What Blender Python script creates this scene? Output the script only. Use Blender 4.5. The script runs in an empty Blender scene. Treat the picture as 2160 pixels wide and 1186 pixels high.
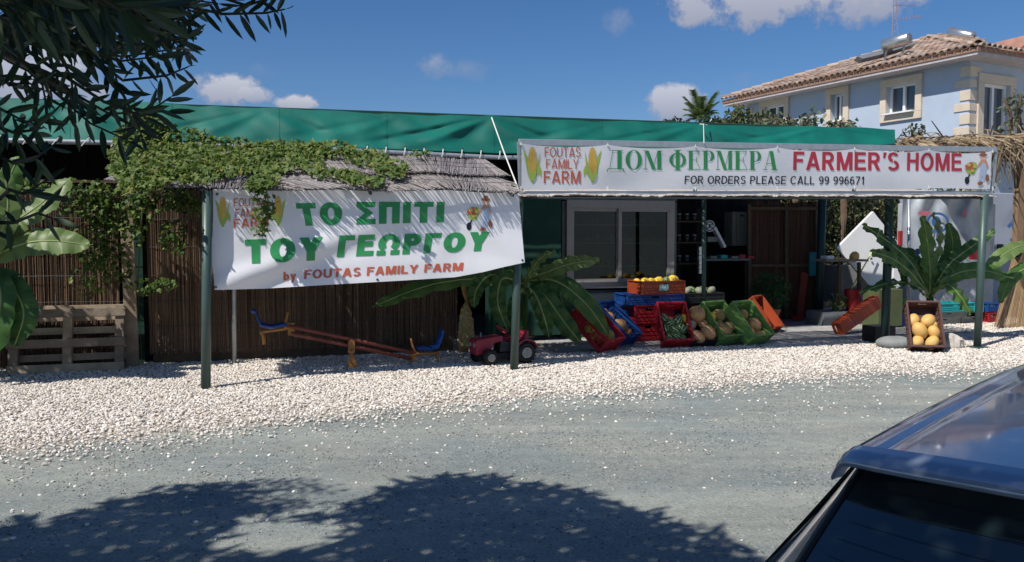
import bpy, bmesh, math, random
import numpy as np
from mathutils import Vector, Matrix, noise
random.seed(7); rng = np.random.default_rng(7)
R = math.radians
scene = bpy.context.scene; COL = scene.collection
# ---------------------------------------------------------------- camera
EYE = 1.65; F = 1750.0; W, H = 2160, 1186; PITCH = -math.atan(98/1750)
cd = bpy.data.cameras.new('camera'); cam = bpy.data.objects.new('camera', cd); COL.objects.link(cam)
cd.sensor_width = 36; cd.lens = 36*F/W; cd.clip_start = .05; cd.clip_end = 2000
cam.location = (0, 0, EYE); cam.rotation_euler = (R(90)+PITCH, 0, 0); scene.camera = cam
# ---------------------------------------------------------------- world
SUN_EL = R(50); SUN_AZ = R(225)
world = bpy.data.worlds.new('World'); scene.world = world; world.use_nodes = True
nt = world.node_tree; nt.nodes.clear()
def nd(t, **k):
    n = nt.nodes.new(t)
    for a, b in k.items(): setattr(n, a, b)
    return n
def mth(op, a, b=None, c=None, clamp=False):
    n = nd('ShaderNodeMath', operation=op, use_clamp=clamp)
    for i, x in enumerate((a, b, c)):
        if x is None: continue
        if isinstance(x, (int, float)): n.inputs[i].default_value = x
        else: nt.links.new(x, n.inputs[i])
    return n.outputs[0]
sky = nd('ShaderNodeTexSky', sky_type='NISHITA', sun_disc=False, sun_elevation=SUN_EL, sun_rotation=SUN_AZ,
         altitude=100, air_density=1.0, dust_density=.35, ozone_density=3.0)
tc = nd('ShaderNodeTexCoord'); sep = nd('ShaderNodeSeparateXYZ'); nt.links.new(tc.outputs['Generated'], sep.inputs[0])
X, Y, Z = sep.outputs
az = mth('ARCTAN2', X, Y); el = mth('ARCSINE', Z)
n1 = nd('ShaderNodeTexNoise'); n1.inputs['Scale'].default_value = 22; n1.inputs['Detail'].default_value = 12; n1.inputs['Roughness'].default_value = .66
nt.links.new(tc.outputs['Generated'], n1.inputs['Vector'])
nz = mth('MULTIPLY', mth('SUBTRACT', n1.outputs['Fac'], .5), 5.2)
def azel(px, py):
    return math.atan((px-1080)/F), math.atan((495-py)/F*math.cos(math.atan((px-1080)/F)))
dens = None; lift = None
for px, py, wx, wy, amp in ((478, 192, 82, 36, 1.15), (540, 203, 45, 20, .9), (630, 222, 48, 20, 1.0), (1425, 222, 66, 40, .95), (1650, -22, 235, 84, 1.0), (1800, -16, 130, 70, .9),
                            (925, 146, 30, 22, .35), (995, 152, 42, 18, .2), (1295, 55, 36, 24, .25), (40, 160, 170, 80, .9), (1545, 182, 52, 24, .15), (560, 155, 30, 16, .1)):
    a0, e0 = azel(px, py)
    da = mth('DIVIDE', mth('SUBTRACT', az, a0), wx/F); de = mth('DIVIDE', mth('SUBTRACT', el, e0), wy/F)
    d2 = mth('ADD', mth('MULTIPLY', da, da), mth('MULTIPLY', de, de))
    k = mth('MULTIPLY', mth('ADD', mth('MULTIPLY', mth('SUBTRACT', 1.0, d2), 1.35 if amp > .8 else .55), nz), 1.25 if amp > .8 else .8, clamp=True)
    k = mth('MULTIPLY', k, min(amp*(1 if amp > .8 else 1.5), 1.0))
    l = mth('MULTIPLY', k, mth('ADD', .5, mth('MULTIPLY', de, .45), clamp=True))
    dens = k if dens is None else mth('MAXIMUM', dens, k)
    lift = l if lift is None else mth('MAXIMUM', lift, l)
n2 = nd('ShaderNodeTexNoise'); n2.inputs['Scale'].default_value = 3.2; n2.inputs['Detail'].default_value = 8
nt.links.new(tc.outputs['Generated'], n2.inputs['Vector'])
gen = mth('MULTIPLY', mth('MULTIPLY', mth('SUBTRACT', n2.outputs['Fac'], .53), 7, clamp=True), mth('MULTIPLY', mth('SUBTRACT', .45, Y), 3, clamp=True))
gen = mth('MULTIPLY', gen, .8)
dens = mth('MAXIMUM', dens, gen); lift = mth('MAXIMUM', lift, mth('MULTIPLY', gen, .6))
hs = nd('ShaderNodeHueSaturation'); hs.inputs['Saturation'].default_value = 1.15; hs.inputs['Value'].default_value = 1.0
tn = nd('ShaderNodeMix', data_type='RGBA', blend_type='MULTIPLY'); tn.inputs['Factor'].default_value = 1; tn.inputs['B'].default_value = (1.2, 1.33, 1.58, 1)
nt.links.new(sky.outputs[0], tn.inputs['A']); nt.links.new(tn.outputs['Result'], hs.inputs['Color'])
cc = nd('ShaderNodeMix', data_type='RGBA'); cc.inputs['A'].default_value = (5.2, 5.8, 7.8, 1); cc.inputs['B'].default_value = (11., 11.4, 13.0, 1)
nt.links.new(lift, cc.inputs['Factor'])
mx = nd('ShaderNodeMix', data_type='RGBA'); nt.links.new(dens, mx.inputs['Factor'])
nt.links.new(hs.outputs[0], mx.inputs['A']); nt.links.new(cc.outputs['Result'], mx.inputs['B'])
bg = nd('ShaderNodeBackground'); bg.inputs['Strength'].default_value = .051
nt.links.new(mx.outputs['Result'], bg.inputs['Color'])
wo = nd('ShaderNodeOutputWorld'); nt.links.new(bg.outputs[0], wo.inputs['Surface'])
# ---------------------------------------------------------------- sun and exposure
sl = bpy.data.lights.new('sun', 'SUN'); sl.energy = 4.8; sl.angle = R(.53); sl.color = (1, .94, .86)
so = bpy.data.objects.new('sun', sl); COL.objects.link(so)
SD = Vector((math.sin(R(45))*math.cos(SUN_EL), math.cos(R(45))*math.cos(SUN_EL), -math.sin(SUN_EL)))
so.rotation_euler = SD.to_track_quat('-Z', 'Y').to_euler(); so.location = (-20, -20, 30)
scene.view_settings.view_transform = 'Standard'; scene.view_settings.look = 'None'
scene.view_settings.exposure = 0.14; scene.view_settings.gamma = 1; scene.view_settings.use_curve_mapping = False
scene.cycles.max_bounces = 6; scene.cycles.diffuse_bounces = 3; scene.cycles.transparent_max_bounces = 12
# ---------------------------------------------------------------- geometry of the place
def ray(x, y):
    a = (x-W/2)/F; b = -(y-H/2)/F; c, s = math.cos(PITCH), math.sin(PITCH)
    return Vector((a, c-b*s, s+b*c))
E0 = Vector((0, 0, EYE))
def G(x, y, z=0.0):
    d = ray(x, y); return E0+d*((z-EYE)/d.z)
def AY(x, y, Yd):
    d = ray(x, y); return E0+d*(Yd/d.y)
TH = R(17); O = Vector((.0288, 10.0, 0)); U = Vector((math.cos(TH), math.sin(TH), 0)); V = Vector((-math.sin(TH), math.cos(TH), 0)); ZZ = Vector((0, 0, 1))
def S(u, v, z=0.0): return O+U*u+V*v+ZZ*z
def PP(x, y, p0, n):
    d = ray(x, y); return E0+d*((p0-E0).dot(n)/d.dot(n))
def PS(x, y, v): return PP(x, y, O+V*v, V)
RS = Matrix((U, V, ZZ)).transposed()            # stall axes as a rotation
def sm(a, b, x):
    t = min(1, max(0, (x-a)/(b-a))); return t*t*(3-2*t)
def gz(x, y):
    "height of the ground"
    return -.36*(1-sm(1.2, 4.3, y))*sm(-2.5, .5, x)+.012*noise.noise(Vector((x*.6, y*.6, 0)))+.006*noise.noise(Vector((x*2.1, y*2.1, 3)))
# ---------------------------------------------------------------- materials
MATS = {}
def mat(name, col, rough=.8, var=.15, scale=6, bump=0, bscale=60, metal=0, spec=.4, rnd=None, transl=0, stretch=(1, 1, 1), coat=0, wave=None, alpha=1, col2=None, trans=0, sss=0):
    if name in MATS: return MATS[name]
    m = bpy.data.materials.new(name); m.use_nodes = True; t = m.node_tree; N = t.nodes; L = t.links
    p = N['Principled BSDF']; p.inputs['Roughness'].default_value = rough; p.inputs['Metallic'].default_value = metal
    p.inputs['Specular IOR Level'].default_value = spec; p.inputs['Coat Weight'].default_value = coat; p.inputs['Coat Roughness'].default_value = .05
    p.inputs['Transmission Weight'].default_value = trans
    tc = N.new('ShaderNodeTexCoord'); mp = N.new('ShaderNodeMapping'); mp.inputs['Scale'].default_value = stretch; L.new(tc.outputs['Object'], mp.inputs[0])
    nz = N.new('ShaderNodeTexNoise'); nz.inputs['Scale'].default_value = scale; nz.inputs['Detail'].default_value = 6; nz.inputs['Roughness'].default_value = .6; L.new(mp.outputs[0], nz.inputs['Vector'])
    c = Vector(col)
    if rnd:
        at = N.new('ShaderNodeAttribute'); at.attribute_name = 'rnd'
        cr = N.new('ShaderNodeValToRGB'); e = cr.color_ramp.elements
        while len(e) < len(rnd): e.new(.5)
        for i, q in enumerate(rnd): e[i].position = i/(len(rnd)-1); e[i].color = (*q, 1)
        L.new(at.outputs['Fac'], cr.inputs[0]); src = cr.outputs[0]
    else:
        cr = N.new('ShaderNodeValToRGB'); e = cr.color_ramp.elements
        e[0].position = .3; e[1].position = .7
        e[0].color = (*(col2 if col2 else c*(1-var)), 1); e[1].color = (*(col if col2 else c*(1+var)), 1)
        L.new(nz.outputs['Fac'], cr.inputs[0]); src = cr.outputs[0]
    if rnd:
        mm = N.new('ShaderNodeMix'); mm.data_type = 'RGBA'; mm.blend_type = 'MULTIPLY'; mm.inputs['Factor'].default_value = 1
        k = N.new('ShaderNodeMapRange'); k.inputs['From Min'].default_value = .3; k.inputs['From Max'].default_value = .7; k.inputs['To Min'].default_value = 1-var; k.inputs['To Max'].default_value = 1+var
        L.new(nz.outputs['Fac'], k.inputs['Value']); L.new(src, mm.inputs['A']); L.new(k.outputs[0], mm.inputs['B']); src = mm.outputs['Result']
    L.new(src, p.inputs['Base Color'])
    if bump:
        b = N.new('ShaderNodeBump'); b.inputs['Strength'].default_value = min(1, bump); b.inputs['Distance'].default_value = .01*max(1, bump)
        if wave:
            w = N.new('ShaderNodeTexWave'); w.bands_direction = wave; w.inputs['Scale'].default_value = bscale; w.inputs['Distortion'].default_value = 1.5; L.new(tc.outputs['Object'], w.inputs['Vector']); L.new(w.outputs['Fac'], b.inputs['Height'])
        else:
            n3 = N.new('ShaderNodeTexNoise'); n3.inputs['Scale'].default_value = bscale; n3.inputs['Detail'].default_value = 4; L.new(mp.outputs[0], n3.inputs['Vector']); L.new(n3.outputs['Fac'], b.inputs['Height'])
        L.new(b.outputs[0], p.inputs['Normal'])
    if transl:
        tr = N.new('ShaderNodeBsdfTranslucent'); L.new(src, tr.inputs['Color']); ms = N.new('ShaderNodeMixShader'); ms.inputs[0].default_value = transl
        L.new(p.outputs[0], ms.inputs[1]); L.new(tr.outputs[0], ms.inputs[2]); L.new(ms.outputs[0], N['Material Output'].inputs['Surface'])
    MATS[name] = m; return m
def glass(name, tint=(.6, .75, .75), see=.75, rough=.02):
    if name in MATS: return MATS[name]
    m = bpy.data.materials.new(name); m.use_nodes = True; N = m.node_tree.nodes; L = m.node_tree.links; N.clear()
    g = N.new('ShaderNodeBsdfGlossy'); g.inputs['Roughness'].default_value = rough
    t = N.new('ShaderNodeBsdfTransparent'); t.inputs['Color'].default_value = (*[c*see for c in tint], 1)
    fr = N.new('ShaderNodeFresnel'); fr.inputs['IOR'].default_value = 1.5
    ms = N.new('ShaderNodeMixShader'); L.new(fr.outputs[0], ms.inputs[0]); L.new(t.outputs[0], ms.inputs[1]); L.new(g.outputs[0], ms.inputs[2])
    o = N.new('ShaderNodeOutputMaterial'); L.new(ms.outputs[0], o.inputs['Surface']); MATS[name] = m; return m
# ---------------------------------------------------------------- mesh builder
def wm(o):
    m = Matrix.Identity(4)
    while o: m = o.matrix_basis @ m; o = o.parent
    return m
def tag(o, label=None, cat=None, group=None, kind=None):
    for k, x in (('label', label), ('category', cat), ('group', group), ('kind', kind)):
        if x: o[k] = x
    return o
def thing(name, label, cat, loc=(0, 0, 0), rot=None, group=None):
    o = bpy.data.objects.new(name, None); COL.objects.link(o); o.empty_display_size = .2
    M = Matrix.Translation(Vector(loc))
    if rot is not None: M = M @ rot.to_4x4()
    o.matrix_basis = M; return tag(o, label, cat, group)
def rotz(a): return Matrix.Rotation(a, 3, 'Z')
def frame(d, up=ZZ):
    d = Vector(d).normalized(); x = d.cross(Vector(up))
    if x.length < 1e-4: x = d.cross(Vector((1, 0, 0)))
    x.normalize(); y = x.cross(d); return x, d, y
class MB:
    def __init__(s): s.v = []; s.f = []; s.m = []; s.r = []
    def add(s, vs, fs, m=0, r=0.5):
        b = len(s.v); s.v.extend(tuple(x) for x in vs); s.f.extend(tuple(i+b for i in q) for q in fs); s.m.extend([m]*len(fs))
        s.r.extend([r]*len(vs)) if isinstance(r, (int, float)) else s.r.extend(r)
        return s
    def box(s, c, d, Rm=None, m=0, r=.5, taper=1.0):
        c = Vector(c); h = [x/2 for x in d]; vs = []
        for z in (-1, 1):
            k = taper if z > 0 else 1
            for x, y in ((-1, -1), (1, -1), (1, 1), (-1, 1)):
                p = Vector((x*h[0]*k, y*h[1]*k, z*h[2])); vs.append(c+(Rm @ p if Rm else p))
        return s.add(vs, [(3, 2, 1, 0), (4, 5, 6, 7), (0, 1, 5, 4), (1, 2, 6, 5), (2, 3, 7, 6), (3, 0, 4, 7)], m, r)
    def beam(s, a, b, w, h, up=ZZ, m=0, r=.5):
        a, b = Vector(a), Vector(b); x, d, y = frame(b-a, up)
        return s.box((a+b)/2, (w, (b-a).length, h), Matrix((x, d, y)).transposed(), m, r)
    def tube(s, pts, rad, n=8, m=0, r=.5, cap=True, up=ZZ):
        pts = [Vector(p) for p in pts]; vs = []; fs = []; k = len(pts)
        if not hasattr(rad, '__len__'): rad = [rad]*k
        for i, p in enumerate(pts):
            d = pts[min(i+1, k-1)]-pts[max(i-1, 0)]; x, d, y = frame(d, up)
            for j in range(n):
                a = 2*math.pi*j/n; vs.append(p+(x*math.cos(a)+y*math.sin(a))*rad[i])
        for i in range(k-1):
            for j in range(n): fs.append((i*n+j, i*n+(j+1) % n, (i+1)*n+(j+1) % n, (i+1)*n+j))
        if cap: fs.append(tuple(range(n))[::-1]); fs.append(tuple((k-1)*n+j for j in range(n)))
        return s.add(vs, fs, m, r)
    def grid(s, fn, nu, nv, m=0, r=.5, close=False):
        vs = [fn(i/nu, j/nv) for j in range(nv+1) for i in range(nu+1)]
        return s.add(vs, [(j*(nu+1)+i, j*(nu+1)+i+1, (j+1)*(nu+1)+i+1, (j+1)*(nu+1)+i) for j in range(nv) for i in range(nu)], m, r)
    def ell(s, c, rd, Rm=None, nu=14, nv=9, m=0, r=.5, fn=None):
        c = Vector(c); vs = []
        for j in range(nv+1):
            t = math.pi*j/nv
            for i in range(nu):
                a = 2*math.pi*i/nu; k = fn(a, t) if fn else 1
                p = Vector((math.cos(a)*math.sin(t)*rd[0]*k, math.sin(a)*math.sin(t)*rd[1]*k, math.cos(t)*rd[2]*k)); vs.append(c+(Rm @ p if Rm else p))
        return s.add(vs, [(j*nu+i, (j+1)*nu+i, (j+1)*nu+(i+1) % nu, j*nu+(i+1) % nu) for j in range(nv) for i in range(nu)], m, r)
    def prism(s, poly, d, m=0, r=.5):
        "closed outline in space, extruded by vector d"
        n = len(poly); P = [Vector(p) for p in poly]; d = Vector(d)
        return s.add(P+[p+d for p in P], [tuple(range(n)), tuple(range(2*n-1, n-1, -1))]+[(i, i+n, (i+1) % n+n, (i+1) % n) for i in range(n)], m, r)
    def disc(s, c, ax, rad, th, n=20, m=0, r=.5, rin=0):
        x, d, y = frame(ax); c = Vector(c); vs = []
        for z in (-.5, .5):
            for j in range(n):
                a = 2*math.pi*j/n; vs.append(c+d*z*th+(x*math.cos(a)+y*math.sin(a))*rad)
        fs = [(j, j+n, (j+1) % n+n, (j+1) % n) for j in range(n)]+[tuple(range(n)), tuple(range(2*n-1, n-1, -1))]
        return s.add(vs, fs, m, r)
    def torus(s, c, ax, Rr, rr, n=24, k=10, m=0, r=.5, flat=1.0):
        x, d, y = frame(ax); c = Vector(c); vs = []
        for j in range(n):
            a = 2*math.pi*j/n; e = x*math.cos(a)+y*math.sin(a)
            for i in range(k):
                b = 2*math.pi*i/k; vs.append(c+e*(Rr+rr*math.cos(b))+d*rr*flat*math.sin(b))
        return s.add(vs, [(j*k+i, ((j+1) % n)*k+i, ((j+1) % n)*k+(i+1) % k, j*k+(i+1) % k) for j in range(n) for i in range(k)], m, r)
    def build(s, name, mats, parent=None, smooth=False, local=False, label=None, kind=None, bevel=0):
        me = bpy.data.meshes.new(name); vs = s.v
        if parent and not local:
            Mi = wm(parent).inverted(); A = np.array(Mi); a = np.array(vs, dtype=float); vs = (a @ A[:3, :3].T+A[:3, 3]).tolist()
        me.from_pydata(vs, [], s.f)
        mats = mats if isinstance(mats, (list, tuple)) else [mats]
        for q in mats: me.materials.append(q)
        if len(mats) > 1: me.polygons.foreach_set('material_index', s.m)
        if smooth: me.polygons.foreach_set('use_smooth', [True]*len(s.f))
        at = me.attributes.new('rnd', 'FLOAT', 'POINT'); at.data.foreach_set('value', s.r)
        me.update(); o = bpy.data.objects.new(name, me); COL.objects.link(o)
        if smooth == 'auto': 
            for e in me.edges: pass
        if bevel:
            b = o.modifiers.new('bevel', 'BEVEL'); b.width = bevel; b.segments = 2; b.limit_method = 'ANGLE'; b.angle_limit = R(40)
        if parent: o.parent = parent
        return tag(o, label, kind=kind)
def shared(name, me, parent, M=None, label=None):
    o = bpy.data.objects.new(name, me); COL.objects.link(o)
    if parent: o.parent = parent
    if M is not None: o.matrix_basis = M
    return tag(o, label)
def top(o, label, cat, group=None):
    "recentre a one-mesh thing on its own base"
    me = o.data; n = len(me.vertices); a = np.empty(n*3); me.vertices.foreach_get('co', a); a = a.reshape(-1, 3)
    c = np.array([a[:, 0].mean(), a[:, 1].mean(), a[:, 2].min()]); me.vertices.foreach_set('co', (a-c).ravel()); me.update()
    o.location = c; return tag(o, label, cat, group)
# ---------------------------------------------------------------- ground
M_ground = bpy.data.materials.new('crushed_stone_ground'); M_ground.use_nodes = True
def ground_mat(m):
    t = m.node_tree; N = t.nodes; L = t.links; p = N['Principled BSDF']; p.inputs['Roughness'].default_value = .95; p.inputs['Specular IOR Level'].default_value = .15
    ge = N.new('ShaderNodeNewGeometry')
    def noi(sc, det=5, ro=.6):
        n = N.new('ShaderNodeTexNoise'); n.inputs['Scale'].default_value = sc; n.inputs['Detail'].default_value = det; n.inputs['Roughness'].default_value = ro; L.new(ge.outputs['Position'], n.inputs['Vector']); return n.outputs['Fac']
    def ramp(x, *st):
        c = N.new('ShaderNodeValToRGB'); e = c.color_ramp.elements
        while len(e) < len(st): e.new(.5)
        for i, (a, q) in enumerate(st): e[i].position = a; e[i].color = (*q, 1)
        L.new(x, c.inputs[0]); return c.outputs[0]
    def mixc(f, a, b, bt='MIX'):
        q = N.new('ShaderNodeMix'); q.data_type = 'RGBA'; q.blend_type = bt
        if isinstance(f, float): q.inputs['Factor'].default_value = f
        else: L.new(f, q.inputs['Factor'])
        L.new(a, q.inputs['A']); L.new(b, q.inputs['B']); return q.outputs['Result']
    grey = ramp(noi(48, 10, .85), (.3, (.15, .165, .158)), (.5, (.31, .33, .315)), (.7, (.50, .52, .50)))
    grey = mixc(1.0, grey, ramp(noi(9, 6, .7), (.3, (.80, .82, .84)), (.7, (1.14, 1.13, 1.1))), 'MULTIPLY')
    big = ramp(noi(.9, 5, .6), (.35, (.86, .92, .95)), (.65, (1.1, 1.08, 1.02)))
    grey = mixc(1.0, grey, big, 'MULTIPLY')
    mp = N.new('ShaderNodeMapping'); mp.inputs['Rotation'].default_value = (0, 0, R(-13)); mp.inputs['Scale'].default_value = (.22, 2.6, 1); L.new(ge.outputs['Position'], mp.inputs[0])
    sn = N.new('ShaderNodeTexNoise'); sn.inputs['Scale'].default_value = 1; sn.inputs['Detail'].default_value = 4; L.new(mp.outputs[0], sn.inputs['Vector'])
    grey = mixc(1.0, grey, ramp(sn.outputs['Fac'], (.35, (.84, .85, .86)), (.65, (1.12, 1.11, 1.08))), 'MULTIPLY')
    vo = N.new('ShaderNodeTexVoronoi'); vo.inputs['Scale'].default_value = 45; L.new(ge.outputs['Position'], vo.inputs['Vector'])
    wh = ramp(vo.outputs['Color'], (0, (.36, .32, .27)), (1, (.60, .55, .48)))
    at = N.new('ShaderNodeAttribute'); at.attribute_name = 'white'
    ad = N.new('ShaderNodeMath'); ad.operation = 'ADD'; L.new(at.outputs['Fac'], ad.inputs[0])
    s = N.new('ShaderNodeMath'); s.operation = 'MULTIPLY_ADD'; L.new(noi(7, 8, .75), s.inputs[0]); s.inputs[1].default_value = 1.1; s.inputs[2].default_value = -.55; L.new(s.outputs[0], ad.inputs[1])
    f = ramp(ad.outputs[0], (.40, (0, 0, 0)), (.80, (1, 1, 1)))
    L.new(mixc(f, grey, wh), p.inputs['Base Color'])
    b = N.new('ShaderNodeBump'); b.inputs['Strength'].default_value = .8; b.inputs['Distance'].default_value = .02; L.new(noi(60, 8, .75), b.inputs['Height']); L.new(b.outputs[0], p.inputs['Normal'])
ground_mat(M_ground)
def edge_v(u): return np.interp(u, [-12, -4.83, -3.3, -.95, 1.5, 3.75, 8, 16], [-3.6, -2.62, -2.2, -1.8, -1.62, -1.5, -1.9, -2.6])
def white_at(x, y):
    q = Vector((x, y, 0))-O; u, v = q.dot(U), q.dot(V)
    e = edge_v(u); k = (v-e)/.9+.5; return min(1, max(0, k))*(1 if v < 5 else .2)
def axis_pts(lo, hi, fine0, fine1, st):
    a = list(np.arange(fine0, fine1+1e-6, st)); d = st
    while a[-1] < hi: d *= 1.5; a.append(min(a[-1]+d, hi))
    d = st
    while a[0] > lo: d *= 1.5; a.insert(0, max(a[0]-d, lo))
    return a
gx = axis_pts(-600, 600, -9, 13, .2); gy = axis_pts(-300, 900, -1, 17, .2)
gm = MB(); vs = [(x, y, gz(x, y)) for y in gy for x in gx]; nx = len(gx)
gm.add(vs, [(j*nx+i, j*nx+i+1, (j+1)*nx+i+1, (j+1)*nx+i) for j in range(len(gy)-1) for i in range(nx-1)])
go = gm.build('ground', M_ground, smooth=True, kind='structure')
a = go.data.attributes.new('white', 'FLOAT', 'POINT'); a.data.foreach_set('value', [white_at(x, y) for x, y, z in vs])
# pebbles
def pebble_group(name, material, smin, smax, flat):
    g = bpy.data.node_groups.new(name, 'GeometryNodeTree'); g.interface.new_socket('Geometry', in_out='INPUT', socket_type='NodeSocketGeometry'); g.interface.new_socket('Geometry', in_out='OUTPUT', socket_type='NodeSocketGeometry')
    N = g.nodes; L = g.links; gi = N.new('NodeGroupInput'); gout = N.new('NodeGroupOutput')
    ic = N.new('GeometryNodeMeshIcoSphere'); ic.inputs['Radius'].default_value = 1; ic.inputs['Subdivisions'].default_value = 2
    sp = N.new('GeometryNodeSetPosition'); no = N.new('ShaderNodeTexNoise'); no.inputs['Scale'].default_value = .9; no.inputs['Detail'].default_value = 2
    vm = N.new('ShaderNodeVectorMath'); vm.operation = 'SUBTRACT'; vm.inputs[1].default_value = (.5, .5, .5); L.new(no.outputs['Color'], vm.inputs[0])
    v2 = N.new('ShaderNodeVectorMath'); v2.operation = 'SCALE'; v2.inputs['Scale'].default_value = 1.1; L.new(vm.outputs[0], v2.inputs[0]); L.new(v2.outputs[0], sp.inputs['Offset']); L.new(ic.outputs[0], sp.inputs['Geometry'])
    st = N.new('GeometryNodeSetMaterial'); st.inputs['Material'].default_value = material; L.new(sp.outputs[0], st.inputs[0])
    io = N.new('GeometryNodeInstanceOnPoints'); L.new(gi.outputs[0], io.inputs['Points']); L.new(st.outputs[0], io.inputs['Instance'])
    rv = N.new('FunctionNodeRandomValue'); rv.data_type = 'FLOAT_VECTOR'; rv.inputs[0].default_value = (smin, smin, smin*flat); rv.inputs[1].default_value = (smax, smax, smax*flat); L.new(rv.outputs[0], io.inputs['Scale'])
    rr = N.new('FunctionNodeRandomValue'); rr.data_type = 'FLOAT_VECTOR'; rr.inputs[0].default_value = (-.6, -.6, 0); rr.inputs[1].default_value = (.6, .6, 6.28)
    rr.inputs['Seed'].default_value = 5; L.new(rr.outputs[0], io.inputs['Rotation']); L.new(io.outputs[0], gout.inputs[0]); return g
def stone_mat(name, cols, rough=.85):
    m = bpy.data.materials.new(name); m.use_nodes = True; N = m.node_tree.nodes; L = m.node_tree.links; p = N['Principled BSDF']; p.inputs['Roughness'].default_value = rough; p.inputs['Specular IOR Level'].default_value = .25
    oi = N.new('ShaderNodeObjectInfo'); c = N.new('ShaderNodeValToRGB'); e = c.color_ramp.elements
    while len(e) < len(cols): e.new(.5)
    for i, q in enumerate(cols): e[i].position = i/(len(cols)-1); e[i].color = (*q, 1)
    L.new(oi.outputs['Random'], c.inputs[0]); L.new(c.outputs[0], p.inputs['Base Color']); return m
M_peb = stone_mat('pale_pebble', [(.50, .44, .37), (.72, .67, .60), (.80, .76, .70), (.62, .54, .46), (.82, .80, .76), (.38, .35, .32), (.75, .70, .64)])
M_chip = stone_mat('grey_chipping', [(.10, .115, .115), (.2, .215, .21), (.36, .375, .36), (.08, .09, .095), (.45, .45, .43)])
def pebbles(name, pts, g, label, cat):
    me = bpy.data.meshes.new(name); me.vertices.add(len(pts)); me.vertices.foreach_set('co', np.array(pts).ravel()); o = bpy.data.objects.new(name, me); COL.objects.link(o)
    me.materials.append(M_peb); md = o.modifiers.new('stones', 'NODES'); md.node_group = g; return tag(o, label, cat, kind='stuff')
pts = []; chips = []; strays = []
uu = rng.uniform(-7.2, 13.5, 260000); vv = rng.uniform(-4.2, 3.4, 260000); pr = rng.random(260000)
for u, v, p in zip(uu, vv, pr):
    q = S(u, v)
    if abs(q.x) > .66*q.y+.6 or q.y > 18: continue
    e = edge_v(u)+.22*noise.noise(Vector((u*1.1, v*1.1, 0)))+.15*noise.noise(Vector((u*4, v*4, 2)))
    k = (v-e)/1.5+.45
    if v > 1.15 and .95 < u < 8.4: continue
    if u < -.2 and v > 1.95: continue
    if u > 8.4 and v > 2.6: k *= .3
    pk = min(1, max(0, k))
    if p < pk**1.7*(1.0 if u < 3 else .85): pts.append((q.x, q.y, gz(q.x, q.y)+.006+random.random()*.014))
for i in range(6500):
    x = random.uniform(-5.5, 6); y = random.uniform(3.6, 10); q = Vector((x, y, 0))-O; u, v = q.dot(U), q.dot(V); d = edge_v(u)-v
    if d > -.2 and random.random() < .85*math.exp(-max(0, d)/.8)+.035: strays.append((x, y, gz(x, y)+.003))
for i in range(60000):
    x = random.uniform(-5.5, 5); y = random.uniform(3.6, 9.6); q = Vector((x, y, 0))-O; d = edge_v(q.dot(U))-q.dot(V)
    cl = noise.noise(Vector((x*1.3, y*1.3, 9)))
    if d > -.3 and random.random() < 0.4+1.2*cl: chips.append((x, y, gz(x, y)+.001))
pebbles('pebble_bed', pts, pebble_group('pebbles', M_peb, .0065, .0175, .62), 'bed of pale cream pebbles in front of the reed fence and stall', 'gravel')
pebbles('stray_pebbles', strays, pebble_group('strays', M_peb, .006, .015, .6), 'scattered white pebbles strewn over the grey track', 'gravel')
pebbles('grey_chippings', chips, pebble_group('chips', M_chip, .003, .0095, .6), 'small grey stone chippings loose on the track', 'gravel')
# ---------------------------------------------------------------- common materials
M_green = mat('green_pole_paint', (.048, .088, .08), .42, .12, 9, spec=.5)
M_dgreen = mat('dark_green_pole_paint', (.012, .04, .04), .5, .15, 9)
M_pipe = mat('galvanised_pipe', (.42, .45, .48), .38, .12, 14, metal=.55)
M_dpipe = mat('dark_steel_pipe', (.06, .075, .09), .5, .2, 9, metal=.3)
M_tarp = mat('green_tarpaulin', (.003, .125, .098), .55, .25, 1.6, bump=.25, bscale=220, spec=.3)
M_net = mat('dark_shade_net', (.01, .05, .035), .9, .2, 5)
M_rope = mat('white_cord', (.7, .7, .66), .8, .1)
M_reedg = mat('weathered_reed', (.3, .28, .3), .8, .25, 30, rnd=[(.13, .115, .12), (.3, .275, .28), (.42, .385, .38), (.22, .2, .205), (.5, .47, .46)])
M_reedb = mat('brown_reed', (.2, .12, .08), .75, .25, 30, rnd=[(.05, .031, .02), (.145, .09, .058), (.22, .145, .095), (.10, .062, .04), (.31, .21, .135)])
M_wood = mat('weathered_wood', (.25, .19, .13), .85, .3, 5, bump=.4, bscale=40, stretch=(1, 1, 1), rnd=[(.17, .14, .11), (.28, .22, .16), (.33, .27, .19)])
M_plank = mat('brown_plank', (.09, .06, .038), .8, .3, 6, bump=.3, bscale=30)
M_vinyl = mat('white_vinyl', (.78, .79, .83), .34, .03, 2, spec=.55)
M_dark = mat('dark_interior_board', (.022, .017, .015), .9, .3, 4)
M_black = mat('black_rubber', (.012, .012, .013), .6, .2, 20)
M_alu = mat('grey_aluminium_frame', (.29, .275, .26), .45, .08, 9, metal=.2)
M_glass = glass('window_glass')
def ink(name, c): return mat(name, c, .5, .05, 3)
M_igreen = ink('green_print', (.035, .29, .10)); M_ired = ink('crimson_print', (.50, .035, .07)); M_iorange = ink('orange_red_print', (.56, .13, .075)); M_iblack = ink('black_print', (.012, .013, .03))
M_iyellow = ink('yellow_print', (.68, .46, .10)); M_ihusk = ink('husk_green_print', (.36, .50, .10)); M_iskin = ink('tan_print', (.62, .32, .2)); M_iblue = ink('pale_blue_print', (.45, .55, .72)); M_ibrown = ink('brown_print', (.3, .12, .07))
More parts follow.
